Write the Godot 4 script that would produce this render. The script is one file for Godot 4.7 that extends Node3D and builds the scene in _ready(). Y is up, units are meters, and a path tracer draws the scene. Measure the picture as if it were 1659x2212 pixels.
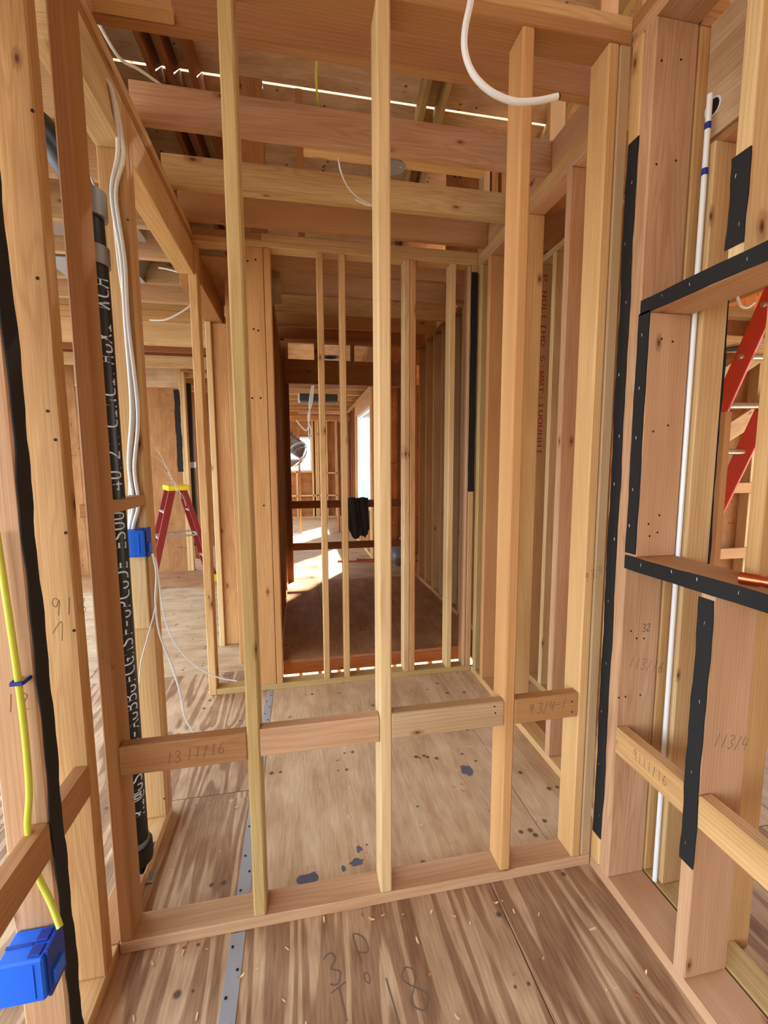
extends Node3D
# A house under construction: bare stud walls, plywood floor, rough plumbing and wiring.
# Metres, y up. The camera stands at the origin, 1.45 m above the plywood floor, looking along -z.

const FOCAL := 950.0            # pixels of the 1659 x 2212 frame
const YAW := -0.1886
const PITCH := -0.110
const ROLL := -0.004
const EYE := Vector3(0, 1.45, 0)
const IN_L := -0.56             # inner face of the left stud wall
const IN_R := 1.0               # inner face of the right stud wall
const A1 := -1.283              # near face of the front stud wall
const A0 := -1.372
const B1 := -2.785              # near face of the back stud wall
const B0 := -2.874

var rng := RandomNumberGenerator.new()
var M := {}
var wood_tex := []
var tints := {}
var cam_basis: Basis
var taken := {}

# ------------------------------------------------------------------ camera helpers: a pixel gives a direction, a plane the distance
func ray(px: float, py: float) -> Vector3:
	return cam_basis * Vector3((px - 829.5) / FOCAL, -(py - 1106.0) / FOCAL, -1.0)
func at_x(px: float, py: float, x: float) -> Vector3:
	var d := ray(px, py)
	return EYE + d * ((x - EYE.x) / d.x)
func at_y(px: float, py: float, y: float) -> Vector3:
	var d := ray(px, py)
	return EYE + d * ((y - EYE.y) / d.y)
func at_z(px: float, py: float, z: float) -> Vector3:
	var d := ray(px, py)
	return EYE + d * ((z - EYE.z) / d.z)

# ------------------------------------------------------------------ nodes
func numbered(called: String) -> String:
	if not taken.has(called):
		taken[called] = 0
		return called
	taken[called] += 1
	return called + "_%03d" % taken[called]
func tag(o: Node3D, label: String, category: String, group := "", kind := "") -> Node3D:
	o.set_meta("label", label)
	o.set_meta("category", category)
	if group != "": o.set_meta("group", group)
	if kind != "": o.set_meta("kind", kind)
	return o
func base(called: String, where := Vector3.ZERO, turn := 0.0) -> Node3D:
	var o := Node3D.new()
	o.name = numbered(called)
	add_child(o)
	o.position = where
	o.rotation.y = turn
	return o
func setting(called: String, label: String, category: String) -> Node3D:
	return tag(base(called), label, category, "", "structure")
func put(mesh: Mesh, called: String, mat: Material, parent: Node3D, where := Transform3D.IDENTITY) -> MeshInstance3D:
	var o := MeshInstance3D.new()
	o.mesh = mesh
	o.material_override = mat
	o.name = numbered(called) if parent == self else called
	o.transform = where
	o.cast_shadow = GeometryInstance3D.SHADOW_CASTING_SETTING_ON
	parent.add_child(o, true)
	return o

# ------------------------------------------------------------------ meshes
var pv := PackedVector3Array()
var pn := PackedVector3Array()
var pu := PackedVector2Array()
func begin() -> void:
	pv = PackedVector3Array(); pn = PackedVector3Array(); pu = PackedVector2Array()
func done() -> ArrayMesh:
	var a := []
	a.resize(Mesh.ARRAY_MAX)
	a[Mesh.ARRAY_VERTEX] = pv; a[Mesh.ARRAY_NORMAL] = pn; a[Mesh.ARRAY_TEX_UV] = pu
	var m := ArrayMesh.new()
	m.add_surface_from_arrays(Mesh.PRIMITIVE_TRIANGLES, a)
	return m
func tri(a: Vector3, b: Vector3, c: Vector3, na: Vector3, nb: Vector3, nc: Vector3, ua: Vector2, ub: Vector2, uc: Vector2) -> void:
	if (b - a).cross(c - a).dot(na + nb + nc) > 0.0:
		pv.append(a); pv.append(c); pv.append(b)
		pn.append(na); pn.append(nc); pn.append(nb)
		pu.append(ua); pu.append(uc); pu.append(ub)
	else:
		pv.append(a); pv.append(b); pv.append(c)
		pn.append(na); pn.append(nb); pn.append(nc)
		pu.append(ua); pu.append(ub); pu.append(uc)
func quad(a: Vector3, b: Vector3, c: Vector3, d: Vector3, n: Vector3, ua: Vector2, ub: Vector2, uc: Vector2, ud: Vector2) -> void:
	tri(a, b, c, n, n, n, ua, ub, uc)
	tri(a, c, d, n, n, n, ua, uc, ud)
func cuv(p: Vector3, face: int, sgn: float, ax: int, uo: Vector2, us: Vector2) -> Vector2:
	var b := (ax + 1) % 3
	var c := (ax + 2) % 3
	if face == ax:
		return Vector2(uo.x + (p[b]) * us.y * 0.25, uo.y + p[c] * us.y)
	var across: int = c if face == b else b
	return Vector2(uo.x + p[ax] * us.x, uo.y + p[across] * us.y + face * 0.37 + sgn * 0.13)
# a box with eased edges; the grain runs along axis ax
func cbox(s: Vector3, ch: float, ax: int, uo: Vector2, us: Vector2) -> void:
	cbox_at(Vector3.ZERO, s, ch, ax, uo, us)
func cbox_at(o: Vector3, s: Vector3, ch: float, ax: int, uo: Vector2, us: Vector2) -> void:
	var h := s * 0.5
	var e := minf(ch, minf(h.x, minf(h.y, h.z)) * 0.6)
	for a in 3:
		var b := (a + 1) % 3
		var c := (a + 2) % 3
		for sg: float in [-1.0, 1.0]:
			var n := Vector3.ZERO
			n[a] = sg
			var q := []
			for k: Vector2 in [Vector2(-1, -1), Vector2(1, -1), Vector2(1, 1), Vector2(-1, 1)]:
				var p := Vector3.ZERO
				p[a] = sg * h[a]
				p[b] = k.x * (h[b] - e)
				p[c] = k.y * (h[c] - e)
				q.append(p)
			quad(o + q[0], o + q[1], o + q[2], o + q[3], n, cuv(q[0], a, sg, ax, uo, us), cuv(q[1], a, sg, ax, uo, us), cuv(q[2], a, sg, ax, uo, us), cuv(q[3], a, sg, ax, uo, us))
			# the eased edge between face a and face b
			for sb: float in [-1.0, 1.0]:
				var m := Vector3.ZERO
				m[a] = sg; m[b] = sb
				m = m.normalized()
				var r := []
				for k in 4:
					var p := Vector3.ZERO
					var on_a := k == 0 or k == 3
					p[a] = sg * (h[a] if on_a else h[a] - e)
					p[b] = sb * (h[b] - e if on_a else h[b])
					p[c] = (h[c] - e) * (-1.0 if k < 2 else 1.0)
					r.append(p)
				quad(o + r[0], o + r[1], o + r[2], o + r[3], m, cuv(r[0], a, sg, ax, uo, us), cuv(r[1], a, sg, ax, uo, us), cuv(r[2], a, sg, ax, uo, us), cuv(r[3], a, sg, ax, uo, us))
	for i in 8:
		var g := Vector3(1 if i & 1 else -1, 1 if i & 2 else -1, 1 if i & 4 else -1)
		var t0 := Vector3(g.x * h.x, g.y * (h.y - e), g.z * (h.z - e))
		var t1 := Vector3(g.x * (h.x - e), g.y * h.y, g.z * (h.z - e))
		var t2 := Vector3(g.x * (h.x - e), g.y * (h.y - e), g.z * h.z)
		var n := g.normalized()
		tri(o + t0, o + t1, o + t2, n, n, n, uo, uo, uo)
func longest(s: Vector3) -> int:
	if s.x >= s.y and s.x >= s.z: return 0
	return 1 if s.y >= s.z else 2
const GRAIN := Vector2(0.4167, 3.3333)      # the wood textures span 2.4 m by 0.3 m
# one board between two corners
func bd(parent: Node3D, called: String, x0: float, x1: float, y0: float, y1: float, z0: float, z1: float, tone := "gold", ch := 0.003) -> MeshInstance3D:
	var s := Vector3(absf(x1 - x0), absf(y1 - y0), absf(z1 - z0))
	begin()
	cbox(s, ch, longest(s), Vector2(rng.randf(), rng.randf()), GRAIN)
	return put(done(), called, wood(tone), parent, Transform3D(Basis.IDENTITY, Vector3((x0 + x1) / 2, (y0 + y1) / 2, (z0 + z1) / 2)))
# a box of any material
func bx(parent: Node3D, called: String, x0: float, x1: float, y0: float, y1: float, z0: float, z1: float, mat: Material, ch := 0.002) -> MeshInstance3D:
	var s := Vector3(absf(x1 - x0), absf(y1 - y0), absf(z1 - z0))
	begin()
	cbox(s, ch, longest(s), Vector2(rng.randf(), rng.randf()), Vector2(1, 1))
	return put(done(), called, mat, parent, Transform3D(Basis.IDENTITY, Vector3((x0 + x1) / 2, (y0 + y1) / 2, (z0 + z1) / 2)))
# a sheet of plywood: the face texture spans 1.22 m
func ply(parent: Node3D, called: String, x0: float, x1: float, y0: float, y1: float, z0: float, z1: float, mat: Material, ax := -1) -> MeshInstance3D:
	var s := Vector3(absf(x1 - x0), absf(y1 - y0), absf(z1 - z0))
	begin()
	cbox(s, 0.0015, longest(s) if ax < 0 else ax, Vector2(rng.randf(), rng.randf()), Vector2(0.55, 0.82))
	return put(done(), called, mat, parent, Transform3D(Basis.IDENTITY, Vector3((x0 + x1) / 2, (y0 + y1) / 2, (z0 + z1) / 2)))
# a straight member from p to q, w wide and h high
func beam(parent: Node3D, called: String, p: Vector3, q: Vector3, w: float, h: float, mat: Material, up := Vector3.UP, ch := 0.002) -> MeshInstance3D:
	var l := (q - p).length()
	var zz := (q - p) / l
	var xx := up.cross(zz).normalized()
	var yy := zz.cross(xx)
	begin()
	cbox(Vector3(w, h, l), ch, 2, Vector2(rng.randf(), rng.randf()), GRAIN)
	return put(done(), called, mat, parent, Transform3D(Basis(xx, yy, zz), (p + q) / 2))
func smooth(pts: Array, per := 6) -> PackedVector3Array:
	var out := PackedVector3Array()
	for i in pts.size() - 1:
		var p0: Vector3 = pts[maxi(i - 1, 0)]
		var p1: Vector3 = pts[i]
		var p2: Vector3 = pts[i + 1]
		var p3: Vector3 = pts[mini(i + 2, pts.size() - 1)]
		for k in per:
			out.append(p1.cubic_interpolate(p2, p0, p3, float(k) / per))
	out.append(pts[pts.size() - 1])
	return out
# a round cord along a path; radius may vary with the list radii
func tube(path: PackedVector3Array, r: float, sides := 8, radii := PackedFloat32Array(), squash := 1.0) -> void:
	var side := Vector3.ZERO
	var last := []
	for i in path.size():
		var d := (path[mini(i + 1, path.size() - 1)] - path[maxi(i - 1, 0)]).normalized()
		if i == 0:
			side = d.cross(Vector3.UP if absf(d.y) < 0.9 else Vector3.RIGHT).normalized()
		else:
			side = (side - d * side.dot(d)).normalized()
		var up := d.cross(side)
		var rr := r if radii.is_empty() else radii[i]
		var ring := []
		for k in sides + 1:
			var t := TAU * k / sides
			var n := side * cos(t) + up * sin(t) * squash
			ring.append([path[i] + n * rr, n.normalized(), Vector2(float(k) / sides, i * 0.1)])
		if i > 0:
			for k in sides:
				var a: Array = last[k]
				var b: Array = last[k + 1]
				var c: Array = ring[k + 1]
				var e: Array = ring[k]
				tri(a[0], b[0], c[0], a[1], b[1], c[1], a[2], b[2], c[2])
				tri(a[0], c[0], e[0], a[1], c[1], e[1], a[2], c[2], e[2])
		if i == 0 or i == path.size() - 1:
			var n := -d if i == 0 else d
			for k in sides:
				tri(path[i], ring[k][0], ring[k + 1][0], n, n, n, Vector2.ZERO, Vector2.ZERO, Vector2.ZERO)
		last = ring
func cord(called: String, pts: Array, r: float, mat: Material, parent: Node3D = self, squash := 1.0) -> MeshInstance3D:
	begin()
	tube(smooth(pts), r, 10, PackedFloat32Array(), squash)
	return put(done(), called, mat, parent)
# a disc or short cylinder from p to q
func rod(parent: Node3D, called: String, p: Vector3, q: Vector3, r: float, mat: Material, sides := 16) -> MeshInstance3D:
	begin()
	tube(PackedVector3Array([p, q]), r, sides)
	return put(done(), called, mat, parent)
# a soft strip of sheet: path along its middle, side across it, with a wandering edge
func ribbon(path: PackedVector3Array, side: Vector3, half: float, n: Vector3, th: float, wob: float, seed_at: float) -> void:
	var prev := []
	for i in path.size():
		var s := i * 0.35 + seed_at
		var l := half + wob * (sin(s * 2.1) * 0.6 + sin(s * 5.3 + 1.0) * 0.4)
		var r := half + wob * (sin(s * 1.7 + 2.0) * 0.6 + sin(s * 4.1) * 0.4)
		var drift := side * wob * sin(s * 0.9 + 0.7)
		var a := path[i] - side * l + drift
		var b := path[i] + side * r + drift
		var row := [a, b, b + n * th, a + n * th]
		if i > 0:
			for k in 4:
				var k2 := (k + 1) % 4
				var nn: Vector3 = [-n, side, n, -side][k]
				quad(prev[k], prev[k2], row[k2], row[k], nn, Vector2.ZERO, Vector2(1, 0), Vector2.ONE, Vector2(0, 1))
		if i == 0 or i == path.size() - 1:
			var d := (path[path.size() - 1] - path[0]).normalized() * (1.0 if i > 0 else -1.0)
			quad(row[0], row[1], row[2], row[3], d, Vector2.ZERO, Vector2.ZERO, Vector2.ZERO, Vector2.ZERO)
		prev = row
func line(p: Vector3, q: Vector3, n: int) -> PackedVector3Array:
	var out := PackedVector3Array()
	for i in n + 1:
		out.append(p.lerp(q, float(i) / n))
	return out

# ------------------------------------------------------------------ procedural textures
func noise_img(seed_at: int, w: int, h: int, freq: float, oct := 3) -> Image:
	var f := FastNoiseLite.new()
	f.seed = seed_at
	f.noise_type = FastNoiseLite.TYPE_SIMPLEX_SMOOTH
	f.frequency = freq
	f.fractal_octaves = oct
	return f.get_seamless_image(w, h, false, false, 0.15, true)
func layer(seed_at: int, w: int, h: int, freq: float, oct: int, tw: int, th: int) -> PackedByteArray:
	var im := noise_img(seed_at, w, h, freq, oct)
	im.resize(tw, th, Image.INTERPOLATE_CUBIC)
	im.convert(Image.FORMAT_L8)
	return im.get_data()
# sawn softwood, 2.4 m along the grain by 0.3 m across
func make_wood(seed_at: int, rings: int, wave: float, knots: int, light: Color, dark: Color) -> ImageTexture:
	var w := 1024
	var h := 512
	var low := layer(seed_at, 96, 128, 0.022, 3, w, h)
	var fine := layer(seed_at + 1, 48, 512, 0.16, 2, w, h)
	var tone := layer(seed_at + 2, 64, 64, 0.03, 2, w, h)
	var ph := PackedFloat32Array()
	ph.resize(w * h)
	var kd := PackedFloat32Array()
	kd.resize(w * h)
	var r := RandomNumberGenerator.new()
	r.seed = seed_at * 77 + 5
	for k in knots:
		var kx := r.randi_range(0, w - 1)
		var ky := r.randi_range(0, h - 1)
		var rad := r.randf_range(5.0, 11.0)
		for y in range(-90, 91):
			for x in range(-70, 71):
				var ex := x * 1.35
				var ey := y * 0.75
				var d := sqrt(ex * ex + ey * ey) / rad
				if d > 4.5: continue
				var at := posmod(ky + y, h) * w + posmod(kx + x, w)
				ph[at] += 1.6 * exp(-d * d * 0.35) * (1.0 if y > 0 else -1.0) * minf(absf(y) / 10.0, 1.0)
				kd[at] = maxf(kd[at], clampf(1.25 - d, 0.0, 1.0) + 0.28 * exp(-(d - 1.5) * (d - 1.5) * 1.6))
	var out := PackedByteArray()
	out.resize(w * h * 3)
	var kc := Color(0.36, 0.19, 0.07)
	for y in h:
		var base_ph := float(y) / h * rings
		for x in w:
			var i := y * w + x
			var t := 0.5 + 0.5 * sin(TAU * (base_ph + (low[i] / 255.0 - 0.5) * wave + ph[i]))
			t = t * t
			var f := fine[i] / 255.0
			var m := clampf(t * 0.20 + (f - 0.5) * 0.55 + (tone[i] / 255.0 - 0.5) * 0.5 + 0.34, 0.0, 1.0)
			var k := minf(kd[i], 1.0)
			out[i * 3] = int(255.0 * lerpf(lerpf(light.r, dark.r, m), kc.r, k))
			out[i * 3 + 1] = int(255.0 * lerpf(lerpf(light.g, dark.g, m), kc.g, k))
			out[i * 3 + 2] = int(255.0 * lerpf(lerpf(light.b, dark.b, m), kc.b, k))
	var im := Image.create_from_data(w, h, false, Image.FORMAT_RGB8, out)
	im.generate_mipmaps()
	return ImageTexture.create_from_image(im)
# rotary-cut plywood: flames of pale and brown veneer, streaks, plugs and scuffs
func make_ply(seed_at: int, light: Color, dark: Color, bands: float, contrast: float, spots: int) -> ImageTexture:
	var w := 1024
	var h := 1024
	var flame := layer(seed_at, 36, 300, 0.019, 3, w, h)
	var fine := layer(seed_at + 1, 128, 1024, 0.11, 2, w, h)
	var dirt := layer(seed_at + 2, 200, 200, 0.025, 4, w, h)
	var spot := PackedFloat32Array()
	spot.resize(w * h)
	var r := RandomNumberGenerator.new()
	r.seed = seed_at + 900
	for k in spots:
		var kx := r.randi_range(0, w - 1)
		var ky := r.randi_range(0, h - 1)
		var n := 2 if r.randf() < 0.5 else 1
		for j in n:
			var rad := r.randf_range(3.0, 8.0)
			for y in range(-18, 19):
				for x in range(-18, 19):
					var d := sqrt(float(x * x) * 2.2 + y * y) / rad
					if d > 1.6: continue
					var at := posmod(ky + y + j * 34, h) * w + posmod(kx + x, w)
					spot[at] = maxf(spot[at], clampf(1.5 - d, 0.0, 0.8))
	var out := PackedByteArray()
	out.resize(w * h * 3)
	for i in w * h:
		var v := flame[i] / 255.0 * bands
		var fr := v - floorf(v)
		var t := smoothstep(0.32, 0.44, fr) * (1.0 - smoothstep(0.82, 0.98, fr))
		var f := fine[i] / 255.0
		var g := dirt[i] / 255.0
		var m := clampf(t * contrast + (f - 0.5) * 0.42 + (g - 0.5) * 0.6 + 0.35 * (1.0 - contrast) + 0.08, 0.0, 1.0)
		var sp := spot[i]
		out[i * 3] = int(255.0 * lerpf(lerpf(light.r, dark.r, m), 0.30, sp))
		out[i * 3 + 1] = int(255.0 * lerpf(lerpf(light.g, dark.g, m), 0.22, sp))
		out[i * 3 + 2] = int(255.0 * lerpf(lerpf(light.b, dark.b, m), 0.17, sp))
	var im := Image.create_from_data(w, h, false, Image.FORMAT_RGB8, out)
	im.generate_mipmaps()
	return ImageTexture.create_from_image(im)
func plain(c: Color, rough := 0.6, metal := 0.0) -> StandardMaterial3D:
	var m := StandardMaterial3D.new()
	m.albedo_color = c
	m.roughness = rough
	m.metallic = metal
	return m
func textured(t: Texture2D, c: Color, rough := 0.8) -> StandardMaterial3D:
	var m := plain(c, rough)
	m.albedo_texture = t
	m.texture_filter = BaseMaterial3D.TEXTURE_FILTER_LINEAR_WITH_MIPMAPS_ANISOTROPIC
	return m
# a board's material: one of the grain textures under the tint of its kind of lumber
func wood(tone: String) -> StandardMaterial3D:
	var v := rng.randi_range(0, wood_tex.size() - 1)
	if tone == "knotty": v = 2
	var key := tone + str(v)
	if not M.has(key):
		M[key] = textured(wood_tex[v], tints[tone], 0.72)
	return M[key]
func make_materials() -> void:
	tints = {
		"gold": Color(0.97, 0.90, 0.78), "cream": Color(1.0, 0.98, 0.92), "orange": Color(0.94, 0.82, 0.68),
		"pink": Color(0.91, 0.83, 0.81), "olive": Color(0.88, 0.86, 0.72), "brown": Color(0.82, 0.69, 0.55),
		"red": Color(0.74, 0.55, 0.42), "grey": Color(0.86, 0.83, 0.79), "knotty": Color(0.95, 0.92, 0.80)}
	wood_tex = [
		make_wood(11, 14, 2.2, 3, Color(0.87, 0.78, 0.62), Color(0.71, 0.57, 0.38)),
		make_wood(23, 22, 1.2, 4, Color(0.86, 0.765, 0.605), Color(0.69, 0.55, 0.37)),
		make_wood(37, 9, 4.0, 7, Color(0.86, 0.77, 0.61), Color(0.66, 0.51, 0.34)),
		make_wood(51, 30, 0.7, 2, Color(0.85, 0.755, 0.60), Color(0.72, 0.575, 0.39))]
	var ply_a := make_ply(101, Color(0.80, 0.69, 0.55), Color(0.50, 0.36, 0.25), 3.4, 0.50, 14)
	var ply_b := make_ply(131, Color(0.86, 0.76, 0.62), Color(0.66, 0.52, 0.37), 2.6, 0.16, 40)
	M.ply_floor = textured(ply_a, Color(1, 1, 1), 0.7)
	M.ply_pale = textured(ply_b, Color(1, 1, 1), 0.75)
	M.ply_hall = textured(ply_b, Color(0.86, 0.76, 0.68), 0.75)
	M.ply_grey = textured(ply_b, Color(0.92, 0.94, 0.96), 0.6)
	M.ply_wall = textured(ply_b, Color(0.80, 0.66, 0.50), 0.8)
	M.ply_roof = M.ply_pale
	M.foam = plain(Color(0.055, 0.052, 0.05), 0.85)
	M.steel = plain(Color(0.70, 0.74, 0.78), 0.5, 0.6)
	M.galv = plain(Color(0.70, 0.73, 0.76), 0.35, 0.85)
	M.staple = plain(Color(0.80, 0.82, 0.84), 0.3, 0.9)
	M.nail = plain(Color(0.13, 0.11, 0.10), 0.6, 0.4)
	M.abs = plain(Color(0.025, 0.025, 0.028), 0.38)
	M.print_white = plain(Color(0.78, 0.82, 0.84), 0.7)
	M.print_red = plain(Color(0.62, 0.13, 0.09), 0.8)
	M.pencil = plain(Color(0.42, 0.33, 0.25), 0.9)
	M.marker = plain(Color(0.44, 0.37, 0.33), 0.9)
	M.blue_box = plain(Color(0.01, 0.40, 0.90), 0.42)
	M.blue_dark = plain(Color(0.01, 0.20, 0.60), 0.5)
	M.white_cable = plain(Color(0.90, 0.91, 0.90), 0.45)
	M.yellow_cable = plain(Color(0.80, 0.82, 0.28), 0.45)
	M.pex = plain(Color(0.92, 0.93, 0.93), 0.4)
	M.cyan_clip = plain(Color(0.05, 0.14, 0.55), 0.5)
	M.ladder_red = plain(Color(0.48, 0.10, 0.08), 0.45)
	M.ladder_orange = plain(Color(0.82, 0.25, 0.12), 0.45)
	M.ladder_yellow = plain(Color(0.87, 0.76, 0.13), 0.5)
	M.aluminium = plain(Color(0.83, 0.85, 0.87), 0.35, 0.7)
	M.copper = plain(Color(0.80, 0.42, 0.28), 0.25, 1.0)
	M.copper_dull = plain(Color(0.50, 0.29, 0.19), 0.5, 0.4)
	M.jacket = plain(Color(0.28, 0.29, 0.31), 0.95)
	M.bag = plain(Color(0.42, 0.44, 0.47), 0.35)
	M.foil = plain(Color(0.86, 0.88, 0.90), 0.22, 0.9)
	M.black = plain(Color(0.03, 0.03, 0.03), 0.5)
	M.dark_grey = plain(Color(0.20, 0.22, 0.24), 0.5)
	M.vinyl = plain(Color(0.88, 0.90, 0.92), 0.4)
	M.chip = plain(Color(0.90, 0.78, 0.60), 0.8)
	M.chip_dark = plain(Color(0.70, 0.46, 0.30), 0.8)
	M.paint = plain(Color(0.36, 0.36, 0.42), 0.85)
	M.clamp_grey = plain(Color(0.55, 0.54, 0.52), 0.4, 0.7)
	var g := plain(Color(0.45, 0.80, 1.0, 0.30), 0.05)
	g.transparency = BaseMaterial3D.TRANSPARENCY_ALPHA
	M.film = g
	var t := plain(Color(0.92, 0.97, 1.0, 0.10), 0.03)
	t.transparency = BaseMaterial3D.TRANSPARENCY_ALPHA
	M.glass = t
	var s := plain(Color(0.9, 0.93, 0.95, 0.45), 0.35)
	s.transparency = BaseMaterial3D.TRANSPARENCY_ALPHA
	M.fibreglass = s

# ------------------------------------------------------------------ pencil and print
const STROKES := {
	"0": [[0.5, 0, 0.1, 0.3, 0.1, 0.7, 0.5, 1, 0.9, 0.7, 0.9, 0.3, 0.5, 0]],
	"1": [[0.4, 0, 0.6, 1]],
	"2": [[0.1, 0.8, 0.4, 1, 0.8, 0.8, 0.1, 0.05, 0.9, 0.1]],
	"3": [[0.1, 0.9, 0.6, 1, 0.8, 0.75, 0.4, 0.52, 0.85, 0.3, 0.5, 0, 0.1, 0.1]],
	"4": [[0.2, 1, 0.1, 0.45, 0.9, 0.5], [0.75, 0.95, 0.6, 0]],
	"6": [[0.8, 1, 0.3, 0.6, 0.15, 0.2, 0.5, 0, 0.85, 0.25, 0.5, 0.5, 0.2, 0.3]],
	"8": [[0.5, 0.52, 0.15, 0.8, 0.5, 1, 0.85, 0.8, 0.5, 0.52, 0.1, 0.25, 0.5, 0, 0.9, 0.25, 0.5, 0.52]],
	"9": [[0.8, 0.85, 0.4, 1, 0.15, 0.72, 0.45, 0.5, 0.8, 0.85, 0.6, 0]],
	"D": [[0.2, 0, 0.3, 1, 0.9, 0.7, 0.8, 0.25, 0.2, 0.4]],
	"T": [[0.0, 0.9, 1.0, 1.0], [0.5, 0.95, 0.4, 0]],
	"A": [[0.1, 0, 0.5, 1, 0.9, 0], [0.25, 0.4, 0.8, 0.4]],
	"/": [[0.2, -0.1, 0.7, 1.0]],
	"-": [[0.1, 0.5, 0.9, 0.55]],
	"<": [[0.1, 0.4, 0.8, 1.0, 0.9, 0.0]],
	"P": [[0.3, 0, 0.3, 1, 0.9, 0.8, 0.3, 0.5]]}
func scribble(parent: Node3D, text: String, at: Vector3, right: Vector3, up: Vector3, size: float, mat: Material, thick := 0.0012) -> void:
	var n := right.cross(up).normalized()
	begin()
	var x := 0.0
	for ch in text:
		if STROKES.has(ch):
			for st: Array in STROKES[ch]:
				var pts := []
				for k in range(0, st.size(), 2):
					var sx: float = st[k]
					var sy: float = st[k + 1]
					pts.append(at + right * (x + sx * size * 0.55) + up * (sy * size))
				var path := smooth(pts, 4)
				for k in path.size() - 1:
					var d := (path[k + 1] - path[k]).normalized()
					var s := n.cross(d) * thick * 0.5
					var o := n * 0.0006
					quad(path[k] - s + o, path[k + 1] - s + o, path[k + 1] + s + o, path[k] + s + o, n, Vector2.ZERO, Vector2.ZERO, Vector2.ZERO, Vector2.ZERO)
		x += size * (0.28 if ch == " " else 0.62)
	put(done(), "pencil_mark", mat, parent)
func print_mesh(text: String, size: float, mono := true) -> ArrayMesh:
	var f := SystemFont.new()
	f.font_names = PackedStringArray(["Droid Sans Mono" if mono else "Droid Sans"])
	var t := TextMesh.new()
	t.text = text
	t.font = f
	t.font_size = 48
	t.pixel_size = size / 48.0
	t.depth = 0.0004
	t.curve_step = 2.0
	var m := ArrayMesh.new()
	for i in t.get_surface_count():
		m.add_surface_from_arrays(Mesh.PRIMITIVE_TRIANGLES, t.surface_get_arrays(i))
	return m
func nails(parent: Node3D, spots: Array, n: Vector3, r := 0.0035) -> void:
	for p: Vector3 in spots:
		rod(parent, "nail_head", p - n * 0.001, p + n * 0.0008, r, M.nail, 8)

# ================================================================== the scene
func _ready() -> void:
	rng.seed = 20240
	cam_basis = Basis.from_euler(Vector3(PITCH, YAW, ROLL))
	var cam := Camera3D.new()
	cam.name = "camera"
	cam.fov = rad_to_deg(2.0 * atan(1106.0 / FOCAL))
	cam.near = 0.02
	cam.transform = Transform3D(cam_basis, EYE)
	add_child(cam)
	cam.current = true
	var env := Environment.new()
	var sky := Sky.new()
	var sm := ProceduralSkyMaterial.new()
	sm.sky_top_color = Color(0.80, 0.87, 0.94)
	sm.sky_horizon_color = Color(0.93, 0.95, 0.97)
	sm.ground_horizon_color = Color(0.78, 0.80, 0.80)
	sm.ground_bottom_color = Color(0.55, 0.54, 0.52)
	sm.sky_energy_multiplier = 1.0
	sky.sky_material = sm
	env.background_mode = Environment.BG_SKY
	env.sky = sky
	env.tonemap_mode = Environment.TONE_MAPPER_LINEAR
	env.tonemap_exposure = 10.0
	env.sdfgi_enabled = true
	env.ssao_enabled = true
	env.ssil_enabled = true
	var we := WorldEnvironment.new()
	we.name = "world_environment"
	we.environment = env
	add_child(we)
	var sun := DirectionalLight3D.new()
	sun.name = "sun"
	sun.light_color = Color(1.0, 0.95, 0.86)
	sun.light_energy = 3.0
	sun.light_angular_distance = 3.0
	sun.shadow_enabled = true
	sun.look_at_from_position(Vector3(0.95, 1.5, -1.5) * 10.0, Vector3.ZERO)
	add_child(sun)
	make_materials()
	build_floor()
	build_front_wall()
	build_left_wall()
	build_right_wall()
	build_inner_right_wall()
	build_back_wall()
	build_ceiling()
	build_hall()
	build_corridor()
	build_left_room()
	build_right_room()
	build_roof()
	build_shell()
	build_pipes_and_wires()
	build_things()
	build_litter()

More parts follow.
